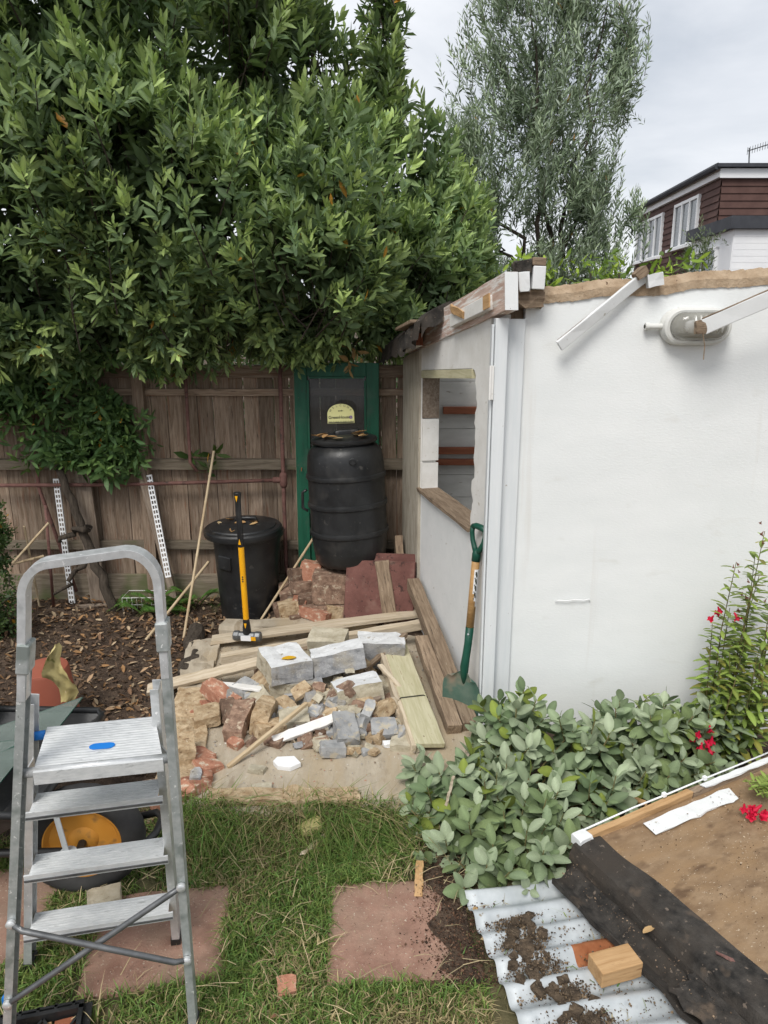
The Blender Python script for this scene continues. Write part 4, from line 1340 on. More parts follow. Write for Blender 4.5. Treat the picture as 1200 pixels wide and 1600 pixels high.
# ---- fern and weeds along the fence, small dark shrub at the left
fern = thing("fern", "green fern growing at the foot of the fence", "fern", (-1.45, 4.68, 0))
g = np.random.default_rng(110)
Ps, Ds, Ss, Cs, st = [], [], [], [], []
for k in range(34):
    b = np.array([-1.42 + g.normal(0, .16), 4.66 + g.normal(0, .05), .03])
    ph = g.uniform(math.pi * .9, math.pi * 2.1)
    dr = np.array([math.cos(ph), math.sin(ph) * .6, g.uniform(.6, 1.6)]); dr /= np.linalg.norm(dr)
    L = g.uniform(.18, .36)
    path = [b + dr * L * t + np.array([0, 0, -.16 * t * t]) for t in np.linspace(0, 1, 9)]
    st.append(tube(path, .0018, 4))
    for i in range(1, 9):
        side = np.cross(dr, [0, 0, 1.])
        for s in (-1, 1):
            for h in (0, .5):
                t = min(7, i - 1)
                p = path[t] * (1 - h) + path[t + 1] * h
                Ps.append(p); Ds.append(side * s + dr * .5); Ss.append(.06 * math.sin(math.pi * (i + h) / 9.6 + .25)); Cs.append(np.array([.07, .15, .03]) * g.uniform(.6, 1.3))
Ps, Ds, Ss, Cs = map(np.array, (Ps, Ds, Ss, Cs))
tag(scatter("frond", leaf_shape(.25, .02, .1), Ps, orient(Ds, np.tile([0, 0, 1.], (len(Ds), 1))), Ss, Cs, LEAF, fern), kind='stuff')
new("stem", merge(*st), MAT['bark_red'], fern)

sh = thing("small_shrub", "small dark leaved shrub at the left edge before the fence", "shrub", (-2.42, 4.25, 0))
P, N, _ = ellipsoid_tips([((-2.50, 4.2, .18), (.34, .25, .36)), ((-2.45, 4.5, .55), (.12, .1, .3))], 520, 113, .5, 1.05)
q = twigs(P, N + np.array([0, -.1, .4]), 12, .10, .032, 114, young=.3, cold=(.035, .062, .025), cyoung=(.12, .18, .04), yellow=.01)
tag(scatter("foliage", leaf_shape(.5, .04, .05), *q, LEAF, sh), kind='stuff')
new("stem", merge(*[limb((-2.5 + .06 * k, 4.22, 0), (-2.62 + .12 * k, 4.2, .42), .01, .003, 115 + k) for k in range(4)]), MAT['bark'], sh)

vine = thing("old_vine", "gnarled dark vine stem climbing the fence behind the white slotted strip", "vine", (-1.86, 4.6, 0))
new("stem", limb((-1.80, 4.64, -.03), (-2.13, 4.74, .98), .036, .026, 120, 14, 0, .018), MAT['bark'], vine, smooth=True)
new("branch", limb((-1.95, 4.68, .6), (-2.14, 4.66, .5), .028, .015, 121, 6), MAT['bark'], vine, smooth=True)
new("branch", limb((-2.0, 4.68, .35), (-2.2, 4.62, .15), .02, .01, 122, 6), MAT['bark'], vine, smooth=True)

# ---- grass
PAVERS = [(-.712, 1.925, .435, .40, 8.0), (.020, 1.958, .41, .41, 3.0), (-1.33, 2.00, .45, .45, 8)]


def on_paver(x, y, e=0.0):
    for (cx, cy, w, h, a) in PAVERS:
        c, s = math.cos(math.radians(-a)), math.sin(math.radians(-a))
        lx, ly = (x - cx) * c - (y - cy) * s, (x - cx) * s + (y - cy) * c
        if abs(lx) < w / 2 - e and abs(ly) < h / 2 - e:
            return True
    return False


def bare(x, y):
    if x > .15 and y > 2.30 - .3 * (x < .3): return True
    if x > .12 and 1.75 < y < 2.34 and x < .34: return True
    if x > .30 and y > 1.0: return True
    return False


g = np.random.default_rng(130)
pts = []
while len(pts) < 60000:
    x, y = g.uniform(-1.75, .75), g.uniform(1.35, 2.56)
    if y > 2.48 + .03 * hump(x, 0, 6, 1) and x < .2 and not (y > 2.5): continue
    if on_paver(x, y, .012 + .01 * hump(x, y, 8, 3)): continue
    if bare(x, y) and g.random() > .03: continue
    if x < -1.15 and y > 2.35: continue
    dens = .62 + .75 * hump(x, y, 3.2, 7) + .4 * hump(x, y, 9, 2)
    if g.random() > dens: continue
    pts.append((x, y))
pts = np.array(pts)
n = len(pts)
hz = np.array([hump(p[0], p[1], 2.6, 17) for p in pts])
near_slab = np.clip((pts[:, 1] - 2.22) / .25, 0, 1) * (pts[:, 0] > -.85) * (pts[:, 0] < .2)
H_ = g.uniform(.020, .055, n) * (1 + .5 * hz) + near_slab * g.uniform(.0, .12, n)
lean = g.normal(0, .55, (n, 2)) + near_slab[:, None] * np.array([.25, -.75]) * g.uniform(.3, 1.2, (n, 1)) + np.array([.05, -.08])
straw = g.random(n) < np.clip(.22 + .75 * np.array([hump(p[0], p[1], 3.6, 41) for p in pts]) + .45 * (pts[:, 1] < 1.72) * (pts[:, 0] > .0) + .1 * (near_slab > .5), .06, .9)
C = np.array([.155, .235, .058]) * g.uniform(.55, 1.45, (n, 1)) * np.stack([1 + .25 * g.normal(0, .5, n), np.ones(n), np.ones(n)], 1)
C[straw] = np.array([.42, .34, .18]) * g.uniform(.55, 1.25, (straw.sum(), 1))
C = np.clip(C, .01, .8)
w = g.uniform(.0016, .0030, n)
V = np.zeros((n, 5, 3))
base = np.stack([pts[:, 0], pts[:, 1], np.full(n, .004)], 1)
ph = g.uniform(0, 6.28, n)
sd = np.stack([np.cos(ph), np.sin(ph), np.zeros(n)], 1) * w[:, None]
mid = base + np.concatenate([lean * .35 * H_[:, None], (H_ * .62)[:, None]], 1)
tip = base + np.concatenate([lean * 1.15 * H_[:, None], (H_ * np.clip(1 - .28 * np.linalg.norm(lean, axis=1), .25, 1))[:, None]], 1)
V[:, 0], V[:, 1], V[:, 2], V[:, 3], V[:, 4] = base - sd, base + sd, mid - sd * .8, mid + sd * .8, tip
f = np.array([(0, 1, 3), (0, 3, 2), (2, 3, 4)])
Fc = (f[None] + (np.arange(n) * 5)[:, None, None]).reshape(-1, 3)
tag(link(bpy.data.objects.new("grass", build_mesh("grass", V.reshape(-1, 3), Fc, np.repeat(C, 5, 0), GRASS))), "scruffy lawn grass with dry straw patches between the pavers", "grass", kind='stuff')


CRUMB = (np.array([(1, 0, -.3), (-1, 0, -.3), (0, 1, -.3), (0, -1, -.3), (.1, 0, .9)]) * .5, np.array([(0, 2, 4), (2, 1, 4), (1, 3, 4), (3, 0, 4)]))
g = np.random.default_rng(133)
n = 420
P = np.stack([g.uniform(-1.3, .3, n), g.uniform(1.5, 2.5, n), g.uniform(.02, .05, n)], 1)
P = P[[not on_paver(p[0], p[1], .05) or g.random() < .12 for p in P]]
n = len(P)
D = g.normal(0, 1, (n, 3)); D[:, 2] *= .12
tag(scatter("straw", (np.array([(-.5, 0, 0), (.5, 0, 0), (-.4, .5, .08), (.4, .5, .08), (0, 1, 0)]), np.array([(0, 1, 3), (0, 3, 2), (2, 3, 4)])), P, orient(D, np.tile([0, 0, 1.], (n, 1))), np.stack([np.full(n, .0028), g.uniform(.04, .14, n), np.full(n, .1)], 1),
            np.array([.50, .41, .24]) * g.uniform(.5, 1.2, (n, 1)), LEAF_DRY), "dry straw lying loose on the lawn", "straw", kind='stuff')
# ---- leaf litter and crumbs on the bare earth
def litter(name, n, area, zf, size, cols, seed, shape, label, keepf=None, flat=.35):
    g = np.random.default_rng(seed)
    P = []
    while len(P) < n:
        x, y = g.uniform(area[0], area[1]), g.uniform(area[2], area[3])
        if keepf and not keepf(x, y, g): continue
        P.append((x, y, zf(x, y) + g.uniform(.0, .018)))
    P = np.array(P)
    D = g.normal(0, 1, (n, 3)); D[:, 2] *= flat
    Nn = np.array([0, 0, 1.]) + g.normal(0, flat, (n, 3))
    S = g.uniform(size[0], size[1], n)
    if shape is CRUMB: S = S[:, None] * g.uniform(.45, 1.25, (n, 3)) * np.array([1, 1, .7])
    C = np.array(cols)[g.integers(0, len(cols), n)] * g.uniform(.6, 1.3, (n, 1))
    return tag(scatter(name, shape, P, orient(D, Nn), S, C, LEAF_DRY), label, "litter", kind='stuff')


DRY = [(.22, .14, .085), (.30, .20, .12), (.15, .09, .055), (.38, .29, .19), (.11, .072, .048), (.28, .16, .075)]


def in_bed(x, y, g):
    if in_poly(x, y, SLAB): return False
    if x > -.2 and y < 4.1: return False
    return g.random() < .5 + .55 * hump(x, y, 2.2, 6) + .35 * (y > 3.9) + .25 * (x > -1.4)


litter("leaf_litter", 3000, (-2.9, -.35, 2.75, 4.85), bed_z, (.018, .06), DRY, 141, leaf_shape(.42, .10, -.12), "fallen brown leaves scattered over the dark earth bed", in_bed)
litter("soil_crumbs", 5200, (-2.9, -.35, 2.5, 4.85), bed_z, (.005, .024), [(.045, .03, .02), (.075, .05, .033), (.028, .02, .014), (.16, .12, .085)], 142, CRUMB, "crumbs of dark earth and small stones in the bed", lambda x, y, g: not in_poly(x, y, SLAB))


# ================================================================== pavers
for (cx, cy, w, h, a), lab in zip(PAVERS, ("square red paving slab under the stepladder", "square red paving slab beside the corrugated sheet", "red paving slab mostly out of frame at the left edge")):
    g = rock(w, h, .05, int(cx * 100) + 400, chop=.25, rough=.003, sub=5, amount=.03)
    tag(new("paving_slab", g, MAT['paver'], None, T(cx, cy, -.007) @ R(.4, -.3, a)), lab, "paver", "red paving slabs in the lawn")


# ================================================================== green door leaning on the fence
door = thing("green_door", "green framed glazed door leaning against the fence behind the barrel", "door", (-.32, 4.74, .1))
DM = T(-.305, 4.745, .10) @ R(-2.2, 0, 0)
DW, DH = .545, 1.555
new("stile", box(.082, .042, DH), MAT['green_paint'], door, DM @ T(-DW / 2 + .041, 0, DH / 2), bevel=.003)
new("stile", box(.082, .042, DH), MAT['green_paint'], door, DM @ T(DW / 2 - .041, 0, DH / 2), bevel=.003)
new("rail", box(DW - .166, .040, .085), MAT['green_paint'], door, DM @ T(0, 0, DH - .0425), bevel=.003)
new("rail", box(DW - .166, .040, .20), MAT['green_paint'], door, DM @ T(0, 0, .10), bevel=.003)
new("rail", box(DW - .166, .040, .09), MAT['green_paint'], door, DM @ T(0, 0, .62), bevel=.003)
new("bead", merge(xf(box(.012, .014, DH - .80), T(-DW / 2 + .089, -.022, DH / 2 + .29)), xf(box(.012, .014, DH - .80), T(DW / 2 - .089, -.022, DH / 2 + .29)), xf(box(DW - .19, .014, .012), T(0, -.022, DH - .092))), MAT['green_paint'], door, DM)
new("glass", box(DW - .17, .004, DH - .75), MAT['pane'], door, DM @ T(0, 0, DH / 2 + .29))
new("lower_panel", box(DW - .17, .012, .36), MAT['green_paint'], door, DM @ T(0, .004, .385))
new("hook", tube([(-.235, -.023, .88), (-.235, -.04, .88), (-.235, -.045, .86)], .003, 6), MAT['rust'], door, DM)

# ================================================================== rubble and slabs that hold up the barrel
for i, (u, dz, sx, sy, sz) in enumerate(((-.35, .06, .5, .5, .16), (-.12, .06, .42, .5, .16), (-.30, .22, .45, .45, .18), (-.05, .22, .35, .45, .18))):
    tag(new("stone_block", rock(sx, sy, sz, 420 + i, .5, .008, 2, .12), MAT['brick_dirty'], None, T(u + .08, 4.53, dz + sz / 2 - .02)), "rough stone block of the stack under the black barrel", "stone", "stones under the barrel")
sl1 = tag(new("concrete_slab", rock(.44, .045, .40, 430, .0, .002, 4, .03), MAT['slab_red'], None, T(-.03, 4.27, .295) @ R(-14, 1.5, -6)), "dark red concrete slab propped upright before the barrel", "slab")
sl2 = tag(new("concrete_slab", rock(.44, .04, .42, 431, .0, .002, 4, .03), MAT['slab_red'], None, T(-.01, 4.335, .31) @ R(-13, 1, -4)), "second dark red slab just showing behind the propped one", "slab")
tag(beam("timber_stake", (.045, 4.195, .11), (-.015, 4.285, .495), .085, .022, MAT['wood_brown'], None, up=(0, -1, .1), seed=432, rag=.012, wob=.004), "split brown timber offcut leaning on the dark red slab", "timber")

# ================================================================== black barrel
BR = .262
barrel = thing("water_barrel", "tall black plastic barrel standing before the green door", "barrel", (-.232, 4.50, .31))
BM = T(-.212, 4.52, .415) @ R(-1.5, -2.6, 0) @ Matrix.Diagonal((.945, .945, .89, 1))
prof = [(.205, 0), (.220, .008), (.238, .04), (.248, .12)]
for zc in (.24, .44, .64):
    prof += [(BR - .008, zc - .05), (BR - .006, zc - .020), (BR + .003, zc - .014), (BR + .005, zc), (BR + .003, zc + .014), (BR - .006, zc + .020), (BR - .006, zc + .05)]
prof += [(BR - .010, .74), (BR - .016, .79), (BR - .030, .825), (BR - .055, .850), (BR - .075, .858), (BR - .078, .872)]
new("body", lathe(prof, 56), MAT['black_plastic'], barrel, BM, auto=40)
lid = new("lid", lathe([(.205, .868), (.214, .870), (.218, .878), (.217, .893), (.208, .900), (.17, .912), (.165, .915), (.10, .926), (.05, .930), (.03, .931)], 48), MAT['black_plastic'], barrel, BM, auto=35)
new("knob", rock(.16, .05, .035, 440, .8, .002, 2, .4), MAT['black_plastic'], lid, BM @ T(.02, -.02, .937) @ R(0, 0, 12), smooth=True)
new("bung", lathe([(.024, 0), (.024, .006), (.018, .008), (.017, .004)], 24), MAT['black_plastic'], barrel, BM @ T(.06, -BR + .012, .765) @ R(90, 0, 0), auto=30)
new("handle", tube([(-BR - .002, -.06, .55), (-BR - .03, -.05, .53), (-BR - .035, -.05, .42), (-BR, -.06, .40)], .010, 8), MAT['black_plastic'], barrel, BM, smooth=True)

# little sign on the lid
sg = thing("garden_sign", "small cream half round greenhouse sign on the black barrel", "sign", (-0.266, 4.56, 1.296))
sc_ = Vector((-0.266, 4.56, 1.304))
SGM = T(sc_) @ R(82, 0, 0) @ R(0, 0, 2)
sw = .083
pl = [(-sw, -.006), (sw, -.006), (sw, .052)] + [(sw * math.cos(a), .052 + .062 * math.sin(a)) for a in np.linspace(0.1, math.pi - .1, 20)] + [(-sw, .052)]
new("plate", prism(pl, -.004, .004), MAT['sign'], sg, SGM, bevel=.001)


def lettering(name, txt, size, mat, parent, Mw, bold=.0):
    cu = bpy.data.curves.new(name, 'FONT')
    cu.body = txt
    cu.size = size
    cu.align_x = 'CENTER'
    cu.extrude = .0004
    cu.offset = bold
    tmp = bpy.data.objects.new(name, cu)
    COL.objects.link(tmp)
    dg = bpy.context.evaluated_depsgraph_get()
    me = bpy.data.meshes.new_from_object(tmp.evaluated_get(dg))
    bpy.data.objects.remove(tmp)
    me.materials.clear()
    me.materials.append(mat)
    o = bpy.data.objects.new(name, me)
    return link(o, parent, Mw)


lettering("lettering", "GreenHouse", .0255, MAT['ink'], sg, SGM @ T(-.010, .024, .0052), .0004)
lettering("lettering", "to the", .013, MAT['ink'], sg, SGM @ T(0, .068, .0052), .0004)
for k, ch_ in enumerate("WELCOME"):
    a = math.radians(150 - 120 * k / 6)
    lettering("lettering", ch_, .017, MAT['ink'], sg, SGM @ T(.066 * math.cos(a), .046 + .053 * math.sin(a), .0052) @ R(0, 0, math.degrees(a) - 90))
fl = [xf(lathe([(.0045, 0), (.0045, .0012)], 8), T(.062 + .006 * math.cos(k * 1.05), .030 + .007 * math.sin(k * 1.05), .0042)) for k in range(6)]
new("painted_flower", merge(*fl), MAT['ink_purple'], sg, SGM)
gr_ = [([(x - .004, -.004, .0045), (x + .004, -.004, .0045), (x + .002 * math.sin(x * 900), .006 + .006 * abs(math.sin(x * 310)), .0045)], [(0, 1, 2)]) for x in np.linspace(-.076, .076, 26)]
new("painted_grass", merge(*gr_), MAT['ink'], sg, SGM)

# ================================================================== black dustbin
bc = Vector((-.90, 4.60, .03))
dbin = thing("dustbin", "round black plastic dustbin with a lid strewn with dry leaves", "bin", bc)
BNM = T(bc) @ R(0, 1, 0)
new("body", lathe([(.175, 0), (.18, .006), (.195, .20), (.212, .46), (.222, .54), (.236, .545), (.238, .575), (.228, .58)], 44), MAT['black_plastic'], dbin, BNM, auto=35)
bl_ = new("lid", lathe([(.232, .556), (.248, .556), (.252, .565), (.250, .592), (.240, .602), (.215, .606), (.21, .614), (.14, .628), (.05, .636), (.02, .637)], 44), MAT['black_plastic'], dbin, BNM @ R(1.5, -2, 0), auto=35)
new("lid_handle", tube([(-.07, -.02, .625), (-.06, -.02, .655), (.06, -.02, .658), (.07, -.02, .628)], .012, 8), MAT['black_plastic'], bl_, BNM, smooth=True)
new("grip", box(.10, .03, .09), MAT['black_plastic'], dbin, BNM @ R(0, 0, -32) @ T(0, -.205, .40), bevel=.006)


def place_leaves(name, label, pts, size, seed, group):
    g = random.Random(seed)
    for p in pts:
        c = g.choice(((.42, .25, .11), (.50, .33, .16), (.55, .42, .24)))
        bv, bf = leaf_shape(.45, .10, -.12, fine=True)
        me = build_mesh(name, bv - np.array([0, .5, 0]), bf, np.tile(np.array(c), (len(bv), 1)), LEAF_DRY, True)
        o = bpy.data.objects.new(name, me)
        s = g.uniform(*size)
        link(o, None, T(p) @ R(g.uniform(-12, 12), g.uniform(-15, 15), g.uniform(0, 360)) @ Matrix.Scale(s, 4))
        tag(o, label, "leaf", group)


place_leaves("dry_leaf", "dry brown leaf lying on the black dustbin lid", [(bc.x + x, bc.y + y, .662 + z) for x, y, z in ((-.10, .02, .0), (-.02, -.07, 0), (.06, -.04, 0), (-.05, -.17, -.02), (.07, -.08, -.003), (-.16, -.03, -.012))], (.06, .09), 450, "leaves on the bin lid")
place_leaves("dry_leaf", "dry pale leaf lying on the black barrel lid", [(-.255 + x, 4.50 + y, 1.237 + z) for x, y, z in ((-.10, -.10, .0), (-.12, -.06, .004), (-.06, -.12, 0), (-.16, -.07, -.002), (.08, -.08, .006), (.11, -.06, .006), (.13, -.10, .004), (.10, -.02, .012), (-.02, -.15, -.004))], (.06, .10), 451, "leaves on the barrel lid")

# ================================================================== sledgehammer
hb = Vector((-0.789, 3.94, 0.125))
sh_ = thing("sledgehammer", "yellow handled sledgehammer standing on its head by the dustbin", "hammer", (hb.x, hb.y, .12))
HM = T(hb.x, hb.y, .118) @ R(1.5, -.6, -8)
new("head", merge(xf(lathe([(.024, -.082), (.030, -.078), (.031, -.05), (.026, -.045), (.026, .045), (.031, .05), (.030, .078), (.024, .082)], 8), R(0, 90, 0) @ R(0, 0, 22.5))), MAT['steel_dark'], sh_, HM @ T(0, 0, .032), bevel=.003)
new("head_label", box(.06, .003, .03), MAT['tile_white'], sh_, HM @ T(.0, -.0285, .030))
new("head_label", box(.028, .003, .022), MAT['yellow'], sh_, HM @ T(.045, -.0300, .030))
new("collar", lathe([(.024, .05), (.024, .075), (.019, .13), (.0185, .14)], 16), MAT['black_plastic'], sh_, HM, auto=40)
new("handle", lathe([(.0165, .13), (.0165, .58)], 16), MAT['yellow'], sh_, HM, auto=40)
new("grip", lathe([(.0168, .575), (.0178, .585), (.0172, .60)] + [(.0160 + .0012 * (k % 2), .615 + .013 * k) for k in range(9)] + [(.0155, .76), (.0165, .84), (.0205, .875), (.021, .885), (.018, .888)], 16), MAT['black_plastic'], sh_, HM, auto=40)
tri = [(-.010, 0), (.010, 0), (0, .034)]
for zz, fl_, dd in ((.593, 1, .0185), (.872, -1, .0205), (.120, -1, .021)):
    new("yellow_mark", prism([(p[0] * .8, p[1] * fl_) for p in (tri if fl_ > 0 else tri[::-1])], 0, .0015), MAT['yellow'], sh_, HM @ T(0, -dd, zz) @ R(90, 0, 0))
for k in range(3):
    new("dot_mark", lathe([(.0045, 0), (.0045, .002)], 10), MAT['ink'], sh_, HM @ T(.002, -.0160, .375 + k * .013) @ R(90, 0, 0))

# ================================================================== pipes, canes, slotted strips along the fence
PY = 4.79


def rod(name, label, cat, path, r, mat, group=None, seg=8):
    o = new(name, tube(path, r, seg), mat, None, smooth=True)
    return tag(o, label, cat, group)


fr_ = thing("pipe_frame", "red oxide metal pipe frame fixed along the fence", "pipe frame", (-.72, PY, .9))
new("upright_pipe", tube([(-0.666, 4.79, 1.659), (-0.668, 4.79, 0.891), (-0.67, 4.79, 0.31), (-.655, 4.79, .10)], .0135, 10), MAT['red_pipe'], fr_, smooth=True)
jn = Vector((-0.668, 4.79, 0.891))
new("joint", merge(tube([(jn.x, PY, jn.z - .05), (jn.x, PY, jn.z - .03), (jn.x, PY, jn.z + .03), (jn.x, PY, jn.z + .05)], [.018, .026, .026, .018], 10), tube([(jn.x - .07, PY, jn.z), (jn.x, PY, jn.z)], .020, 10)), MAT['red_pipe'], fr_, smooth=True)
new("cross_pipe", tube([(jn.x, PY, jn.z), (-1.704, 4.79, 0.86), (-2.812, 4.79, 0.852)], .0125, 10), MAT['red_pipe'], fr_, smooth=True)
new("upright_pipe", tube([(-1.276, 4.8, 1.622), (-1.283, 4.8, 1.01), (-1.243, 4.80, .95)], .011, 10), MAT['red_pipe'], fr_, smooth=True)
new("upright_pipe", tube([(-2.27, 4.8, 1.782), (-2.277, 4.8, 1.622), (-2.306, 4.8, 0.845), (-2.13, 4.80, .1)], .0125, 10), MAT['red_pipe'], fr_, smooth=True)
rod("iron_rod", "thin rusty rod standing in the earth at the left", "rod", [(-2.189, 4.62, 0.758), (-2.264, 4.722, 0)], .010, MAT['red_pipe'])

cg = "bamboo canes leaning by the fence"


def cane(label, p0, p1, r=.0085):
    a, b = Vector(p0), Vector(p1)
    L = (b - a).length
    n = max(3, int(L / .16))
    path, rad = [], []
    for i in range(n + 1):
        for dt, rr in ((-.008, 1), (0, 1.22), (.008, 1)):
            t = min(1, max(0, i / n + dt))
            path.append(a.lerp(b, t)); rad.append(r * rr)
    path = path[1:-1]; rad = rad[1:-1]
    m, Ln = frame(a, b)
    mi_ = m.inverted()
    o = new("bamboo_cane", tube([mi_ @ p for p in path], rad, 8), MAT['bamboo'], None, m, smooth=True)
    tag(o, label, "cane", cg)


cane("tall pale bamboo cane leaning on the fence left of the dustbin", (-1.115, 4.77, 1.088), (-1.228, 4.179, 0.03))
cane("bamboo cane lying low from the dustbin across the leaves", (-1.167, 4.66, 0.362), (-1.451, 4.151, 0.03), .009)
cane("bamboo cane slanting up in front of the green door", (-0.443, 4.62, 0.568), (-0.792, 4.423, 0.05), .0085)
cane("thin grey cane at the far left slanting to the vine", (-2.172, 4.6, 0.647), (-2.386, 4.5, 0.406), .008)
cane("short cane lying level at the far left", (-2.386, 4.5, 0.402), (-2.241, 4.62, 0.415), .009)
cane("thin upright cane behind the left side of the ladder", (-2.358, 4.65, 0.612), (-2.371, 4.746, 0), .007)
tag(beam("timber_lath", (-0.526, 4.55, 0.332), (-0.65, 4.354, 0.07), .05, .014, MAT['wood_grey'], None, up=(.3, -1, .3), seed=460, rag=.01), "short grey weathered lath leaning beside the brick pile", "timber")


def slotted(label, p0, p1):
    m, L = frame(p0, p1, (0, -1, .0))
    root = thing("shelf_upright", label, "shelf strip", p1, "white slotted shelf strips")
    n = int(L / .032)
    fs = [xf(box(L, .005, .004), T(0, -.0165, 0)), xf(box(L, .005, .004), T(0, .0165, 0)), xf(box(L, .006, .004), T(0, 0, 0)),
          xf(box(L, .003, .012), T(0, -.0185, -.006)), xf(box(L, .003, .012), T(0, .0185, -.006))]
    for k in range(n + 1):
        fs.append(xf(box(.012, .033, .0038), T(-L / 2 + .006 + (L - .012) * k / n, 0, 0)))
    new("strip", merge(*fs), MAT['tile_white'], root, m)


slotted("white slotted metal shelf strip leaning on the fence behind the ladder's left side", (-2.185, 4.8, 0.897), (-2.16, 4.78, 0.01))
slotted("white slotted metal shelf strip leaning on the fence behind the ladder's right side", (-1.565, 4.8, 0.923), (-1.443, 4.66, 0.254))

# wire basket
wb = Vector((-1.622, 4.696, 0.02))
bk = thing("wire_basket", "small wire basket under the fern at the fence foot", "basket", wb)
ws = []
for z_ in (.0, .05, .10):
    s_ = .9 + z_
    c4 = [wb + Vector((x * .13 * s_, y * .07 * s_, z_)) for x, y in ((-1, -1), (1, -1), (1, 1), (-1, 1))]
    ws.append(tube(c4, .0022, 5, closed=True))
for k in range(9):
    x_ = -.13 + .26 * k / 8
    ws.append(tube([wb + Vector((x_, -.07, 0)), wb + Vector((x_, -.075, .10))], .0015, 4))
    ws.append(tube([wb + Vector((x_, -.07, 0)), wb + Vector((x_, .07, 0))], .0015, 4))
new("wire", merge(*ws), MAT['white_old'], bk)
tag(beam("timber_lath", (-2.101, 4.694, 0.03), (-1.785, 4.753, 0.03), .03, .02, MAT['wood_grey'], None, seed=461), "grey lath lying along the foot of the fence", "timber")

# rotten sleeper along the left edge of the base
tag(new("rotten_log", limb((-1.17, 4.25, .05), (-1.02, 3.45, .03), .055, .045, 470, 14, 0, .03), MAT['bark'], None, smooth=False), "dark rotten log edging the earth bed beside the concrete base", "log")

# ================================================================== shovel
shv = thing("shovel", "green shovel with wooden shaft leaning by the white door frame", "shovel", (.40, 3.10, 0))
tip = Vector((0.378, 3.195, 0.012))
top = Vector((0.431, 3.21, 1.011))
ax = (top - tip).normalized()
fw = Vector((-.55, -.84, 0)); fw = (fw - ax * fw.dot(ax)).normalized()
sd_ = ax.cross(fw)
SHM = Matrix((sd_, fw, ax)).transposed().to_4x4()
SHM.translation = tip
SLn = (top - tip).length
V, Fc = [], []
nb, mb = 11, 9
for j in range(nb):
    t = j / (nb - 1)
    z = .30 * t
    hw = (.098 if t < .75 else .098 - .050 * ((t - .75) / .25) ** 1.4)
    for i in range(mb):
        s = -1 + 2 * i / (mb - 1)
        dish = .026 * (s * s) * (.7 + .3 * t) + .012 * math.sin(math.pi * t) - .018 * (1 - t) * 0
        z2 = z + (.030 * s * s * (t / 1.0) * -1 if t > .9 else 0) + (.035 * (s * s) if t == 0 else .035 * (s * s) * (1 - t) ** 3)
        V.append((hw * s, dish + .03 * t * t, z2))
n_ = len(V)
V += [(p[0], p[1] - .003, p[2]) for p in V]
for j in range(nb - 1):
    for i in range(mb - 1):
        a = j * mb + i
        Fc += [(a, a + mb, a + mb + 1, a + 1), (n_ + a, n_ + a + 1, n_ + a + mb + 1, n_ + a + mb)]
edge = [i for i in range(mb)] + [j * mb + mb - 1 for j in range(1, nb)] + [(nb - 1) * mb + i for i in range(mb - 2, -1, -1)] + [j * mb for j in range(nb - 2, 0, -1)]
for a, b in zip(edge, edge[1:] + edge[:1]):
    Fc.append((a, b, n_ + b, n_ + a))
new("blade", (V, Fc), MAT['spade_steel'], shv, SHM, auto=40)
new("socket", tube([(0, .012, .21), (0, .024, .27), (0, .030, .32), (0, .022, .37), (0, .012, .43), (0, .008, .515)], [.006, .017, .021, .019, .0185, .0195], 14), MAT['green_plastic'], shv, SHM, smooth=True)
new("shaft", tube([(0, .008, .505), (0, .004, SLn - .14)], .0188, 14), MAT['shaft_wood'], shv, SHM, smooth=True)
zt_ = SLn
new("grip_socket", tube([(0, .004, zt_ - .165), (0, .002, zt_ - .13), (0, 0, zt_ - .11)], [.0205, .0205, .016], 14), MAT['green_plastic'], shv, SHM, smooth=True)
arm = lambda s: [(0, .002, zt_ - .135), (s * .022, 0, zt_ - .105), (s * .040, 0, zt_ - .075), (s * .049, 0, zt_ - .04), (s * .047, 0, zt_ - .012)]
for s in (-1, 1):
    new("grip_arm", tube(arm(s), [.014, .013, .0115, .011, .012], 10), MAT['green_plastic'], shv, SHM @ R(0, 0, 28), smooth=True)
new("grip", tube([(-.047, 0, zt_ - .012), (-.02, 0, zt_ - .004), (.02, 0, zt_ - .004), (.047, 0, zt_ - .012)], [.012, .0145, .0145, .012], 10), MAT['green_plastic'], shv, SHM @ R(0, 0, 28), smooth=True)
new("rivet", lathe([(.005, 0), (.004, .003)], 10), MAT['galv'], shv, SHM @ T(.004, .0275, .485) @ R(-90, 0, 0))
lb = new("label", tube([(0, .006, .62), (0, .005, .80)], .0191, 14, cap=False), MAT['tile_white'], shv, SHM)
bm = bmesh.new(); bm.from_mesh(lb.data)
bmesh.ops.delete(bm, geom=[f for f in bm.faces if not (f.calc_center_median().x > .006 and f.calc_center_median().y > -.010)], context='FACES')
bm.to_mesh(lb.data); bm.free()
gl_ = [xf(box(.004 + .004 * (k % 3), .0012, .006 + .005 * ((k * 7) % 3)), T(.0115 + .002 * ((k * 5) % 3), .0215 - .002 * ((k * 5) % 3), .66 + k * .011)) for k in range(12)]
new("label_print", merge(*gl_), MAT['ink'], shv, SHM)

# ================================================================== timbers on the base
def tim(name, label, p0, p1, w, t, mat, up=(0, 0, 1), seed=0, rag=.006, wob=.003, cat="timber"):
    return tag(beam(name, p0, p1, w, t, MAT[mat], None, up, seed=seed, rag=rag, wob=wob, n=12), label, cat)


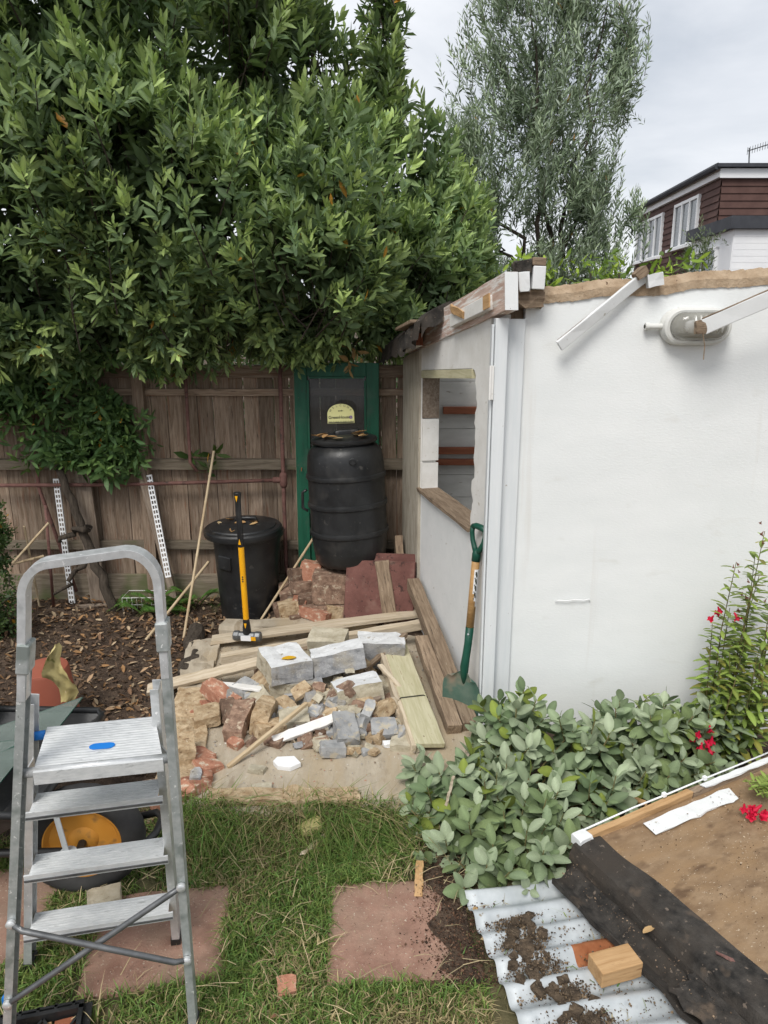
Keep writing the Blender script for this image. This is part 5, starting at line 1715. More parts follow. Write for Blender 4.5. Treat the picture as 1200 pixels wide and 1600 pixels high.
tim("wall_plate", "long brown weathered timber lying along the foot of the shed side wall", (.400, 3.06, .075), (.178, 4.25, .36), .075, .075, 'wood_brown', seed=500)
tim("wall_plate", "second brown timber lying against the first below the broken window", (.325, 3.03, .085), (.205, 3.72, .225), .070, .060, 'wood_brown', seed=501)
tim("timber_block", "short dark upright offcut at the far foot of the side wall", (.11, 4.47, .30), (.09, 4.62, .55), .05, .09, 'wood_brown', seed=502)
cb = thing("box_section_board", "cream painted boxed board sloping down from the blocks with a wire round it", "board", (.2, 3.2, .06))
c0, c1 = Vector((0.203, 2.881, 0.1)), Vector((0.043, 3.78, 0.205))
beam("board", c0, c1, .135, .024, MAT['wood_cream'], cb, up=(.15, -.15, 1), seed=503, n=12)
mC, LC = frame(c0, c1, (.15, -.15, 1))
new("board_side", plank(LC * .99, .022, .085, 504, 12), MAT['wood_pale'], cb, mC @ T(-.01, .073, -.036), bevel=.003)
new("board_side", plank(LC * .62, .018, .045, 505, 9), MAT['wood_pale'], cb, mC @ T(LC * .16, .088, -.006), bevel=.002)
new("wire", tube([(-.12, .075, .0), (-.125, .068, .016), (-.115, .02, .0165), (-.10, -.05, .0165), (-.10, -.072, .004)], .0028, 6), MAT['ink'], cb, mC, smooth=True)

tim("long_plank", "long white edged plank lying across the back of the rubble", (-0.888, 3.678, 0.13), (0.235, 3.997, 0.2), .055, .05, 'wood_pale', seed=510)
tim("paint_board", "pale plank lying behind the white edged plank", (-1.014, 3.995, 0.1), (0.214, 4.188, 0.19), .10, .022, 'wood_pale', seed=511)
tim("splinter_lath", "fresh split lath sticking up beside the red slab", (0, 4.22, 0.16), (0.267, 4.25, 0.291), .028, .016, 'wood_pale', seed=512, rag=.015)
tim("long_plank", "pale plank pointing left over the earth bed with a nail", (-1.227, 3.464, 0.06), (-0.641, 3.523, 0.19), .06, .026, 'wood_pale', up=(0, -.5, 1), seed=513)
tim("white_batten", "grey white batten resting on the shards before the blocks", (-0.499, 2.941, 0.085), (-0.195, 3.05, 0.15), .045, .022, 'white_old', up=(0, -.7, 1), seed=514)
tim("round_stick", "thin pale round stick lying across the concrete", (-0.663, 2.77, 0.068), (-0.36, 3.066, 0.2), .018, .018, 'bamboo', seed=515, wob=.001)
tim("timber_offcut", "short tan offcut standing among the grey shards", (0.091, 3.119, 0.07), (0.037, 3.181, 0.17), .03, .03, 'wood_pale', seed=516)
tim("timber_stake", "short wooden stake on the grass edge above the right paver", (0.117, 2.095, 0.012), (0.128, 2.236, 0.035), .028, .022, 'wood_new', seed=517)
tim("splinter_lath", "small wooden splinter lying on the long grass", (-0.295, 2.257, 0.05), (-0.211, 2.37, 0.05), .018, .006, 'wood_pale', seed=518, rag=.012)
tim("splinter_lath", "thin upright splinter among the sage leaves", (0.229, 2.36, 0.179), (0.254, 2.36, 0.302), .010, .005, 'wood_pale', seed=519, up=(0, -1, 0))
tim("splinter_lath", "orange broken splinter sticking out of the sage", (0.96, 2.62, 0.043), (1.024, 2.5, 0.083), .022, .012, 'wood_new', seed=520, rag=.012)

# ================================================================== blocks
def block(label, cu, size, rz, mats, seed, tilt=(0, 0), chop=.25, rules=None, name="concrete_block"):
    g = rock(*size, seed, chop, .006, 4, .16)
    mi = faces_by_normal(g, rules or [((0, 0, 1), .8, 1), ((-1, 0, 0), .6, 2), ((1, 0, 0), .6, 2)], 0)
    o = new(name, g, [MAT[m] for m in mats], None, T(cu) @ R(tilt[0], tilt[1], rz), mi=mi)
    return tag(o, label, "block")


block("big white topped concrete block with a yellow leaf, highest of the heap", (-.500, 3.40, .242), (.225, .26, .105), 26, ('block_grey', 'white_top', 'block_tan'), 531, (0, 2), .0)
block("tan concrete block under the big white topped one", (-.445, 3.395, .125), (.27, .22, .13), 7, ('block_tan', 'block_grey', 'white_top'), 532, (0, 0), .0)
block("grey block with white top lying right of the biggest block", (-.235, 3.44, .250), (.275, .13, .115), 13, ('block_grey', 'white_top', 'block_grey'), 533, (-3, -8), .25)
block("tan block tilted in front of the grey topped ones", (-.125, 3.27, .150), (.235, .16, .125), 20, ('block_tan', 'white_top', 'block_tan'), 534, (-8, -5), .45)
block("tan rough block at the back between the planks", (-.30, 3.68, .20), (.20, .15, .16), -8, ('block_tan', 'block_tan', 'block_tan'), 535, (8, 0), .3)
block("dark grey block with white top half under the cream board", (-.02, 3.66, .19), (.25, .16, .15), 4, ('block_grey', 'white_top', 'block_tan'), 536, (0, 4), .3)
yv, yf = leaf_shape(.5, .03, .04, fine=True)
tag(link(bpy.data.objects.new("yellow_leaf", build_mesh("yellow_leaf", (yv - np.array([0, .5, 0])) * .075, yf, np.tile(np.array([.62, .36, .02]), (len(yv), 1)), LEAF_DRY, True)), None, T(-.47, 3.345, .2985) @ R(0, 2, -70)), "yellow leaf on the big white topped block", "leaf")

# ---- bricks and stones at the left of the base
def stone(name, label, c, size, rot, mat, seed, chop=.6, cat="stone", group=None, amount=.3):
    return tag(new(name, rock(*size, seed, chop, .0055, 2, amount), MAT[mat], None, T(c) @ R(*rot)), label, cat, group)


stone("brick", "whole weathered brick lying end on towards the camera", (-.675, 3.075, .108), (.092, .235, .07), (9, 0, -4), 'brick_dirty', 541, .25, "brick")
stone("brick", "orange red broken brick leaning behind the end on brick", (-.80, 3.27, .135), (.20, .085, .065), (0, 18, -35), 'brick_red', 542, .5, "brick")
stone("stone", "flat tan broken stone left of the end on brick", (-.835, 3.125, .105), (.125, .115, .055), (6, -6, 12), 'stone_tan', 543, .5)
stone("stone", "upright tan shard between the end on brick and the blocks", (-.565, 3.09, .125), (.08, .13, .15), (-8, 12, -8), 'stone_tan', 544, .8)
stone("brick", "dull brown brick end wedged beside the flat tan stone", (-.735, 3.14, .115), (.07, .13, .075), (10, 10, 30), 'brick_dirty', 545, .5, "brick")
stone("stone", "large pale tan stone at the left edge by the ladder", (-.885, 2.80, .115), (.135, .13, .115), (4, 6, 20), 'stone_tan', 546, .5)
stone("stone", "grey rounded lump lying below the pale left stone", (-.775, 2.66, .085), (.045, .07, .05), (0, 0, 10), 'block_grey', 547, .8)
for k, (cx, cy, s) in enumerate(((-.795, 2.83, .085), (-.755, 2.765, .10), (-.745, 2.69, .06), (-.765, 2.635, .085), (-.80, 2.585, .07), (-.84, 2.555, .055), (-.665, 2.93, .05), (-.86, 3.26, .07), (-.79, 3.33, .06), (-.90, 3.21, .05), (-.875, 2.50, .05))):
    stone("brick_fragment", "red brick fragment along the left edge of the base", (cx, cy, .078), (s, s * 1.2, .04), (r_.uniform(-15, 15), r_.uniform(-15, 15), r_.uniform(0, 90)), 'brick_red', 550 + k, .8, "brick", "red brick fragments")
stone("stone", "flat tan triangular stone beside the thin round stick", (-.42, 3.08, .115), (.14, .10, .06), (14, 0, 10), 'block_tan', 561, .9)
stone("stone", "long tan stone lying behind the thin round stick", (-.52, 3.02, .10), (.14, .07, .06), (0, 8, 30), 'stone_tan', 562, .8)
stone("slate_piece", "large grey slab with a brown side among the shards", (-.175, 2.985, .12), (.105, .17, .055), (16, 8, 14), 'slate', 563, .6)
stone("slate_piece", "flat square grey shard nearest the cream board", (.00, 3.02, .105), (.12, .10, .035), (22, 0, 6), 'slate', 564, .4)
stone("slate_piece", "grey wedge shaped shard on the concrete at the front of the heap", (-.225, 2.865, .095), (.11, .07, .05), (0, 10, 12), 'slate', 565, .9)
stone("slate_piece", "upright grey shard behind the square one", (-.08, 3.10, .13), (.05, .10, .10), (20, 20, -12), 'slate', 566, .8)
stone("slate_piece", "tan grey flat shard lying right of the heap under the cream board", (.10, 2.93, .08), (.14, .09, .03), (0, 0, -8), 'block_tan', 567, .7)
tp = [(-.060, -.012), (-.036, -.046), (.020, -.060), (.062, -.030), (.028, .020), (-.046, .018)]
tag(new("white_tile", prism(tp, 0, .022), MAT['tile_white'], None, T(-.415, 2.80, .066) @ R(2, -2, 0), bevel=.002), "broken white tile lying flat on the bare concrete", "tile")
stone("slate_piece", "small white chip beside the grey shards", (.02, 2.935, .08), (.05, .03, .02), (0, 0, 20), 'tile_white', 568, .8)
stone("pebble", "flat oval grey stone on the concrete nearest the white tile", (-.535, 2.745, .072), (.07, .045, .022), (0, 0, -15), 'block_tan', 569, .9)
stone("pebble", "flat oval grey stone near the front edge of the concrete", (-.495, 2.61, .072), (.075, .045, .024), (0, 0, 10), 'block_tan', 570, .9)
stone("brick_fragment", "bright orange brick chip lying in the lawn", (-.285, 1.735, .02), (.055, .055, .03), (5, 0, 10), 'brick_red', 571, .7, "brick")
stone("brick_fragment", "smallest orange brick chip at the lower edge of the lawn", (-.312, 1.655, .015), (.032, .035, .022), (0, 0, 30), 'brick_red', 572, .8, "brick")
stone("stone", "mossy tan lump lying in the long grass", (-.275, 2.385, .065), (.085, .055, .03), (0, 0, 30), 'dry_leaf_big', 573, .8)

# heap of fragments round and under the blocks
rg = random.Random(77)
heap = []
cnt = 0
for k in range(190):
    x = rg.gauss(-.20, .19); y = rg.gauss(3.17, .20)
    if x < -.66 or x > .22 or y < 2.86 or y > 3.62 or not in_poly(x, y, SLAB): continue
    hh = .12 * math.exp(-((x + .22) ** 2) / .09 - ((y - 3.30) ** 2) / .07)
    s = rg.uniform(.022, .085)
    m = rg.choice(('slate', 'block_tan', 'block_tan', 'stone_tan', 'stone_tan', 'brick_dirty', 'block_grey'))
    zone = "below the big white topped block" if x < -.36 else "before the tilted tan block" if x < -.05 else "by the cream board"
    kind_ = {'slate': "blue grey shard", 'block_tan': "tan fragment", 'stone_tan': "sandy stone", 'brick_dirty': "brown brick fragment", 'block_grey': "grey block fragment"}[m]
    lab = ("small " if s < .045 else "mid sized " if s < .065 else "larger ") + kind_ + " " + zone
    stone("rubble_fragment", lab, (x, y, .072 + hh * rg.random()), (s, s * rg.uniform(.6, 1.2), s * rg.uniform(.25, .6)), (rg.uniform(-30, 30), rg.uniform(-30, 30), rg.uniform(0, 180)), m, 600 + k, .8, "rubble", kind_ + "s in the heap")
    cnt += 1

# larger broken pieces banked up against the blocks
big = [(-.62, 3.28, .10, .13), (-.60, 3.42, .12, .14), (-.66, 3.20, .09, .11), (-.70, 3.36, .10, .12), (-.34, 3.22, .11, .13), (-.26, 3.14, .11, .12), (-.05, 3.36, .12, .14), (-.02, 3.14, .12, .12), (-.30, 3.05, .09, .10), (-.12, 3.06, .10, .10), (-.74, 3.27, .11, .10), (-.48, 3.20, .10, .11), (-.40, 3.60, .12, .15), (-.15, 3.56, .13, .15), (-.62, 3.56, .10, .13)]
for k, (x, y, z, s) in enumerate(big):
    m = ('block_tan', 'stone_tan', 'brick_dirty', 'slate', 'block_grey', 'stone_tan')[k % 6]
    kind_ = {'slate': "slate", 'block_tan': "tan block", 'stone_tan': "sandstone", 'brick_dirty': "brown brick", 'block_grey': "grey block"}[m]
    stone("rubble_chunk", "tilted " + kind_ + " chunk banked against the white topped blocks", (x, y, z), (s, s * rg.uniform(.7, 1.1), s * rg.uniform(.45, .75)), (rg.uniform(-35, 35), rg.uniform(-35, 35), rg.uniform(0, 180)), m, 880 + k, .7, "rubble", "chunks banked against the blocks")
tim("splinter_lath", "thin grey lath crossing under the tilted tan block", (-.42, 3.04, .11), (-.02, 3.22, .15), .03, .015, 'wood_grey', seed=521, rag=.01)
tim("splinter_lath", "pale lath poking out between the tan block and the cream board", (-.02, 3.42, .22), (.14, 3.22, .12), .022, .018, 'wood_pale', seed=522, rag=.012)
tim("splinter_lath", "short dark lath lying behind the biggest block", (-.72, 3.62, .14), (-.35, 3.70, .20), .04, .02, 'wood_brown', seed=523, rag=.01)

rc = random.Random(55)
for k in range(46):
    x, y = rc.uniform(-.60, .12), rc.uniform(2.98, 3.62)
    s = rc.uniform(.05, .105)
    top_ = .17 * math.exp(-((x + .22) ** 2) / .10 - ((y - 3.36) ** 2) / .05)
    m = rc.choice(('block_tan', 'block_tan', 'stone_tan', 'stone_tan', 'brick_dirty', 'block_grey', 'slate'))
    if abs(x + .40) < .16 and y < 3.04: continue
    kind_ = {'slate': "grey slate", 'block_tan': "dusty tan block", 'stone_tan': "sandy mortar", 'brick_dirty': "dull brick", 'block_grey': "pale grey block"}[m]
    zone = "left of the tilted tan block" if x < -.25 else "right of the tilted tan block"
    stone("rubble_chunk", ("flat " if s < .075 else "thick ") + kind_ + " piece " + zone, (x, y, .075 + top_ * rc.random()), (s * 1.25, s * rc.uniform(.6, 1.0), s * rc.uniform(.25, .55)), (rc.uniform(-35, 35), rc.uniform(-35, 35), rc.uniform(0, 180)), m, 960 + k, .9, "rubble", "dusty broken pieces in the heap")
tim("splinter_lath", "split brown lath standing out of the heap behind the tilted tan block", (-.10, 3.50, .16), (.12, 3.72, .26), .03, .02, 'wood_brown', seed=524, rag=.015)
tim("paint_board", "narrow white painted lath lying left of the biggest block", (-.86, 3.42, .12), (-.60, 3.30, .15), .04, .014, 'white_old', seed=525, rag=.01)
litter("rubble_dust", 2600, (-.72, .20, 2.92, 3.65), lambda x, y: .066 + .05 * math.exp(-((x + .22) ** 2) / .08 - ((y - 3.34) ** 2) / .05), (.005, .024), [(.42, .35, .26), (.34, .27, .19), (.46, .43, .38), (.30, .2, .14)], 150, CRUMB, "dusty crumbs and chips between the broken blocks", lambda x, y, g: g.random() < math.exp(-((x + .24) ** 2) / .12 - ((y - 3.22) ** 2) / .07), .6)

# brick pile beside the barrel
for k, (u, v, z, s, m) in enumerate((((-.43), 4.30, .12, (.215, .10, .07), 'brick_red'), (-.60, 4.34, .12, (.12, .11, .13), 'stone_tan'), (-.30, 4.32, .13, (.13, .10, .08), 'stone_tan'), (-.46, 4.38, .19, (.18, .10, .06), 'brick_dirty'), (-.33, 4.40, .22, (.13, .10, .10), 'stone_tan'),
                                      (-.50, 4.45, .25, (.20, .10, .065), 'brick_dirty'), (-.38, 4.47, .29, (.16, .10, .065), 'stone_tan'), (-.47, 4.52, .33, (.13, .11, .12), 'brick_red'), (-.56, 4.50, .30, (.10, .10, .10), 'brick_dirty'), (-.36, 4.54, .37, (.16, .09, .06), 'brick_dirty'), (-.62, 4.44, .10, (.18, .12, .1), 'brick_dirty'),
                                      (-.40, 4.42, .08, (.3, .2, .12), 'brick_dirty'), (-.53, 4.56, .14, (.3, .2, .2), 'brick_dirty'), (-.28, 4.40, .30, (.08, .08, .06), 'brick_dirty'), (-.52, 4.36, .19, (.10, .06, .05), 'brick_red'), (-.56, 4.29, .09, (.07, .06, .05), 'brick_dirty'))):
    lab = {'brick_red': "red brick piece in the pile beside the barrel", 'stone_tan': "yellowish stone in the pile beside the barrel", 'brick_dirty': "dull brown brick piece in the pile beside the barrel"}[m]
    stone("brick", lab, (u, v, z + .02), s, (rg.uniform(-12, 12), rg.uniform(-14, 14), rg.uniform(-30, 30)), m, 720 + k, .5, "brick", lab.split(" in the")[0] + "s beside the barrel")

# grit on the concrete and mortar crumbs
def on_slab(x, y, g):
    return in_poly(x, y, SLAB) and g.random() < .25 + .9 * math.exp(-((x + .3) ** 2) / .15 - ((y - 3.05) ** 2) / .06) + .8 * (x < -.74) + .3 * (y > 3.6)


litter("mortar_grit", 1300, (-1.1, .45, 2.45, 4.2), lambda x, y: .061, (.003, .014), [(.42, .34, .25), (.32, .25, .18), (.48, .44, .38), (.36, .2, .14), (.30, .28, .25)], 143, CRUMB, "grit and mortar crumbs on the concrete base", on_slab)
litter("broken_mortar", 700, (-1.05, -.55, 2.30, 2.56), lambda x, y: .012, (.010, .032), [(.36, .26, .18), (.28, .2, .13), (.42, .34, .26), (.34, .17, .11)], 144, CRUMB, "broken mortar lumps along the front edge of the base", lambda x, y, g: y > 2.44 - .12 * (x < -.75))


# ================================================================== stepladder
lad = thing("stepladder", "aluminium platform stepladder standing open on the lawn", "ladder", (-.80, 1.75, 0))
NL0, NR0 = Vector((-1.006, 1.547, 0)), Vector((-.526, 1.617, 0))
NL1, NR1 = Vector((-.852, 1.602, 1.11)), Vector((-.540, 1.670, 1.135))
FL0, FR0 = Vector((-1.077, 1.825, 0)), Vector((-.655, 1.918, 0))
FL1, FR1 = Vector((-.918, 1.740, .95)), Vector((-.615, 1.800, .96))
lr = (NR0 - NL0).normalized()
lf = Vector((-lr.y, lr.x, 0))


def channel(p0, p1, w, t, wall, side, name, mat, parent, open_in):
    """U channel: web faces out, two flanges"""
    m, L = frame(p0, p1, side)
    g = merge(xf(box(L, w, wall), T(0, 0, t / 2)), xf(box(L, wall, t), T(0, w / 2 - wall / 2, 0)), xf(box(L, wall, t), T(0, -w / 2 + wall / 2, 0)))
    return new(name, g, mat, parent, m, bevel=.001)


for a, b, s, nm in ((NL0, NL1, -1, "rear_leg"), (NR0, NR1, 1, "rear_leg")):
    channel(a, b, .042, .020, .0022, lr * s, nm, MAT['alu_dull'], lad, True)
    m, L = frame(a, a + (b - a).normalized() * .06)
for a, b, s in ((FL0, FL1, -1), (FR0, FR1, 1)):
    channel(a, b, .048, .022, .0022, lr * s, "front_stile", MAT['alu'], lad, True)
for a, b in ((NL0, NL1), (NR0, NR1), (FL0, FL1), (FR0, FR1)):
    m, L = frame(a - (b - a).normalized() * .004, a + (b - a).normalized() * .045, lf)
    new("foot", box(L, .030, .050), MAT['black_plastic'], lad, m, bevel=.003)
# hand rail hoop
hz_ = [NL1 - (NL1 - NL0).normalized() * .10]
uL, uR = Vector((-.838, 1.612, 1.28)), Vector((-.545, 1.682, 1.29))
hp = [NL1 - (NL1 - NL0).normalized() * .08, uL]
cL, cR = uL + lr * .07, uR - lr * .07
for k in range(1, 9):
    a = math.pi / 2 * k / 8
    hp.append(cL - lr * .07 * math.cos(a) + Vector((0, 0, .085 * math.sin(a))))
for k in range(9):
    a = math.pi / 2 * k / 8
    hp.append(cR + lr * .07 * math.sin(a) + Vector((0, 0, .085 * math.cos(a))))
hp += [uR, NR1 - (NR1 - NR0).normalized() * .08]
hoop = new("hand_rail", strip(hp, .046, .019, side=lf), MAT['alu'], lad, bevel=.005)
for p, q in ((NL1, NL0), (NR1, NR0)):
    dv = (p - q).normalized()
    m, L = frame(p - dv * .01, p + dv * .065, lf)
    new("clamp", box(L, .030, .054), MAT['alu_dull'], lad, m, bevel=.004)


def on_leg(a, b, z):
    return a + (b - a) * ((z - a.z) / (b.z - a.z))


# treads
for zt in (.185, .405, .62):
    pl, pr = on_leg(FL0, FL1, zt), on_leg(FR0, FR1, zt)
    m, L = frame(pl, pr)
    g = merge(xf(box(L - .02, .082, .004), T(0, -.022, .010)), xf(box(L + .006, .006, .026), T(0, -.066, .000)), xf(box(L - .02, .005, .022), T(0, .020, -.002)),
              *[xf(box(L - .03, .0025, .0012), T(0, -.055 + .010 * k, .0126)) for k in range(8)])
    tr = new("tread", g, MAT['alu_light'], lad, m, bevel=.0008)
    new("tread_nosing", xf(box(L + .004, .003, .006), T(0, -.0705, -.004)), MAT['steel_dark'], tr, m)
# platform
pL, pR = on_leg(NL0, NL1, .835), on_leg(NR0, NR1, .835)
qL, qR = on_leg(FL0, FL1, .835), on_leg(FR0, FR1, .835)
fl0, fr0 = pL.lerp(pR, .09), pL.lerp(pR, .94)
bl0, br0 = qL.lerp(qR, .09), qL.lerp(qR, .955)
fl0 = fl0 - lf * .015; fr0 = fr0 - lf * .015
bl0 = bl0 + lf * .035; br0 = br0 + lf * .035
V, Fc = [], []
nr = 37
zz_ = .838
for i in range(nr):
    t = i / (nr - 1)
    a, b = fl0.lerp(bl0, t), fr0.lerp(br0, t)
    h = .0018 if i % 2 else 0.0
    V += [(a.x, a.y, zz_ + h), (b.x, b.y, zz_ + h)]
for i in range(nr - 1):
    Fc.append((2 * i, 2 * i + 1, 2 * i + 3, 2 * i + 2))
n0 = len(V)
for p in (fl0, fr0, br0, bl0):
    V.append((p.x, p.y, zz_ - .034))
e = 2 * (nr - 1)
Fc += [(0, n0, n0 + 1, 1), (1, n0 + 1, n0 + 2, e + 1), (e + 1, n0 + 2, n0 + 3, e), (e, n0 + 3, n0, 0), (n0 + 3, n0 + 2, n0 + 1, n0)]
# side quads of the ribbed sheet are left to the apron above
pf = new("platform", (V, Fc), MAT['alu_light'], lad)
mp_, Lp = frame(fl0, fr0)
mid = (fl0 + fr0 + bl0 + br0) / 4
ms = Matrix.Translation(Vector((mid.x + .012, mid.y - .02, zz_ + .0022))) @ R(0, 0, math.degrees(math.atan2(lr.y, lr.x)))
new("badge", prism([(p[0], p[1]) for p in oval(.012, .0135)], 0, .0018), MAT['blue_plastic'], pf, ms @ Matrix.Diagonal((1.25, 1, 1, 1)))
tb = new("pivot_tube", tube([pL + lr * .004 + Vector((0, 0, -.004)), pR - lr * .004 + Vector((0, 0, -.004))], .0125, 12), MAT['alu'], lad, smooth=True)
for a_, b_ in ((qL, bl0), (qR, br0)):
    e_ = Vector((b_.x, b_.y, .828)) - lf * .022
    new("blue_tube", tube([a_ + lf * .008 + Vector((0, 0, -.006)), e_], .0125, 12), MAT['blue_plastic'], lad, smooth=True)
for a, b in ((pL, qL), (pR, qR)):
    new("side_bracket", strip([on_leg(*( (NL0, NL1) if a is pL else (NR0, NR1)), .80) + lf * .02, b + Vector((0, 0, -.07)) - lf * .01], .004, .022, side=lr), MAT['alu'], lad)
# cross brace on the rear legs
for za, zb in ((.43, .255), (.19, .478)):
    A_, B_ = on_leg(NL0, NL1, za) - lf * .026, on_leg(NR0, NR1, zb) - lf * .026
    off = -lf * (.014 if za > .3 else 0)
    br_ = new("cross_brace", tube([A_, A_.lerp(B_, .07) + off, A_.lerp(B_, .5) + off, A_.lerp(B_, .93) + off, B_], [.0065, .008, .008, .008, .0065], 10), MAT['steel_dark'], lad, smooth=True)
    for P_ in (A_, B_):
        m, L = frame(P_ + lf * .004, P_ - lf * .010)
        new("bolt", lathe([(.011, -.007), (.012, -.004), (.012, .003), (.008, .006), (.003, .007)], 14), MAT['alu'], br_, m @ R(0, 90, 0), auto=40)

# ================================================================== wheelbarrow
wbr = thing("wheelbarrow", "black wheelbarrow with a yellow rimmed wheel behind the ladder", "wheelbarrow", (-1.02, 2.2, 0))
wc = Vector((-1.02, 2.15, .203))
WMx = T(wc) @ R(90, 0, 0) @ R(0, 8, 0)
tyre = []
RT, rt = .160, .043
for i in range(48):
    a = 2 * math.pi * i / 48
    for k in range(16):
        b = 2 * math.pi * k / 16
        rr = rt * (1.0 if math.cos(b) < .55 else (.965 if (i % 2) else 1.03))
        tyre.append(((RT + rr * math.cos(b)) * math.cos(a), (RT + rr * math.cos(b)) * math.sin(a), .046 * math.sin(b) * 1.05))
tf = []
for i in range(48):
    for k in range(16):
        a, b = i * 16 + k, i * 16 + (k + 1) % 16
        c, d_ = ((i + 1) % 48) * 16 + (k + 1) % 16, ((i + 1) % 48) * 16 + k
        tf.append((a, d_, c, b))
whl = new("wheel", lathe([(.132, -.032), (.134, -.010), (.134, .010), (.132, .032), (.124, .032), (.110, .012), (.05, .010), (.035, .022), (.012, .024)], 40), MAT['yellow_rim'], wbr, WMx, auto=35)
new("tyre", (tyre, tf), MAT['rubber'], whl, WMx, auto=60)
new("hub", tube([(0, 0, -.075), (0, 0, .075)], .014, 12), MAT['black_metal'], whl, WMx)
for s in (-1, 1):
    y0 = wc.y + s * .085 - .0
    new("frame_tube", tube([(-2.4, y0 + s * .12, .46), (-1.75, y0 + s * .05, .24), (-1.45, y0, .208), (-.86, y0 - s * .01, .215)], .0135, 10), MAT['black_metal'], wbr, smooth=True)
new("tip_guard", tube([(-.87, wc.y - .085, .214), (-.80, wc.y - .080, .23), (-.765, wc.y - .03, .245), (-.765, wc.y + .05, .245), (-.80, wc.y + .10, .23), (-.87, wc.y + .095, .214)], .013, 10), MAT['black_metal'], wbr, smooth=True)
new("tray_stay", strip([(-1.075, wc.y - .108, .44), (-1.055, wc.y - .108, .40), (-1.03, wc.y - .108, .226)], .018, .004, side=(1, 0, 0)), MAT['galv'], wbr)
new("stay_washer", lathe([(.026, 0), (.026, .004), (.010, .008)], 18), MAT['galv'], wbr, T(-1.03, wc.y - .1, .229))
# tray: flared tub
TB = [(-1.95, 2.02, .27), (-1.30, 2.02, .27), (-1.30, 2.50, .27), (-1.95, 2.50, .27)]
TT = [(-2.15, 1.96, .45), (-1.09, 1.96, .43), (-1.09, 2.60, .43), (-2.15, 2.60, .45)]
V = TB + TT + [(p[0] * .985 - .022, p[1] * .985 + .033, p[2]) for p in TT] + [(p[0] * .98 - .03, p[1] * .98 + .045, p[2] + .012) for p in TB]
Fc = [(3, 2, 1, 0)] + [(i, (i + 1) % 4, (i + 1) % 4 + 4, i + 4) for i in range(4)] + [(i + 4, (i + 1) % 4 + 4, (i + 1) % 4 + 8, i + 8) for i in range(4)] + \
     [(i + 8, (i + 1) % 4 + 8, (i + 1) % 4 + 12, i + 12) for i in range(4)] + [(12, 13, 14, 15)]
new("tray", (V, Fc), MAT['black_plastic'], wbr, bevel=.01)
rim = [Vector(p) for p in TT]
new("tray_rim", tube([rim[0], rim[1] + Vector((-.03, 0, 0)), rim[1] + Vector((0, .04, 0)), rim[2] + Vector((0, -.04, 0)), rim[2] + Vector((-.03, 0, 0)), rim[3]], .014, 8, closed=True), MAT['black_plastic'], wbr, smooth=True)

# things in and by the barrow
def pane(label, pts, th=.004):
    a, b, c, d_ = (Vector(p) for p in pts)
    n = (b - a).cross(d_ - a).normalized() * th
    V = [tuple(p) for p in (a, b, c, d_)] + [tuple(p + n) for p in (a, b, c, d_)]
    root = thing("glass_sheet", label, "glass", pts[0])
    new("sheet", (V, [(3, 2, 1, 0), (4, 5, 6, 7)]), MAT['sheet_glass'], root)
    new("cut_edge", (V, [(i, (i + 1) % 4, (i + 1) % 4 + 4, i + 4) for i in range(4)]), MAT['glass_green'], root)


pane("green edged glass sheet sticking out of the barrow towards the pot", [(-1.19, 2.42, .465), (-1.173, 2.60, .486), (-1.62, 2.47, .37), (-1.62, 2.20, .345)])
pane("lower glass sheet lying across the barrow at the left", [(-1.29, 2.12, .40), (-1.27, 2.40, .43), (-1.85, 2.34, .40), (-1.85, 2.05, .37)])
stone("stone", "white faced broken block standing at the left edge of the barrow", (-1.56, 2.55, .50), (.10, .10, .15), (0, 4, 12), 'white_old', 801, .4)
stone("brick", "reddish brick lying by the front of the barrow wheel", (-.99, 2.60, .05), (.20, .10, .065), (0, 0, 25), 'brick_dirty', 802, .3, "brick")
stone("stone", "grey lump in the grass under the ladder's lowest tread", (-.93, 2.05, .035), (.11, .08, .06), (0, 0, 20), 'block_tan', 803, .6)
pc = Vector((-1.60, 3.20, .02))
pot = thing("plant_pot", "red brown plastic pot standing upside down on the earth", "pot", pc)
new("body", lathe([(.135, .0), (.138, .004), (.138, .03), (.128, .034), (.125, .06), (.112, .29), (.107, .303), (.095, .306)], 40), MAT['pot'], pot, T(pc) @ R(2, -2, 0), auto=35)
new("base", lathe([(.097, .298), (.097, .304), (.06, .301), (.02, .301)], 32), MAT['pot'], pot, T(pc) @ R(2, -2, 0), auto=35)
V, Fc = [], []
nb, mb = 15, 9
for j in range(nb):
    t = j / (nb - 1)
    w = .060 * math.sin(math.pi * min(1, t * .85 + .13)) ** .7
    for i in range(mb):
        s = -1 + 2 * i / (mb - 1)
        V.append((w * s * .8 + .02 * math.sin(t * 7) + .012 * hump(s, t * 3, 2, 3), .035 * abs(s) ** 1.5 * math.cos(t * 5 + s) + .02 * hump(s * 2, t * 5, 2, 1), .29 * t - .012 * s * s))
for j in range(nb - 1):
    for i in range(mb - 1):
        a = j * mb + i
        Fc.append((a, a + 1, a + mb + 1, a + mb))
dp = thing("dead_plant", "big crumpled yellow dry leaf on a bent stem beside the brown pot", "leaf", (-1.42, 2.95, .0))
DPM = T(-1.395, 2.92, .29) @ R(6, -4, 15)
new("leaf", (V, Fc), MAT['dry_leaf_big'], dp, DPM, smooth=True)
new("stem", tube([(-1.36, 2.98, .0), (-1.37, 2.97, .15), (-1.39, 2.94, .27), (-1.392, 2.925, .34)], [.006, .005, .005, .003], 6), MAT['bamboo'], dp, smooth=True)

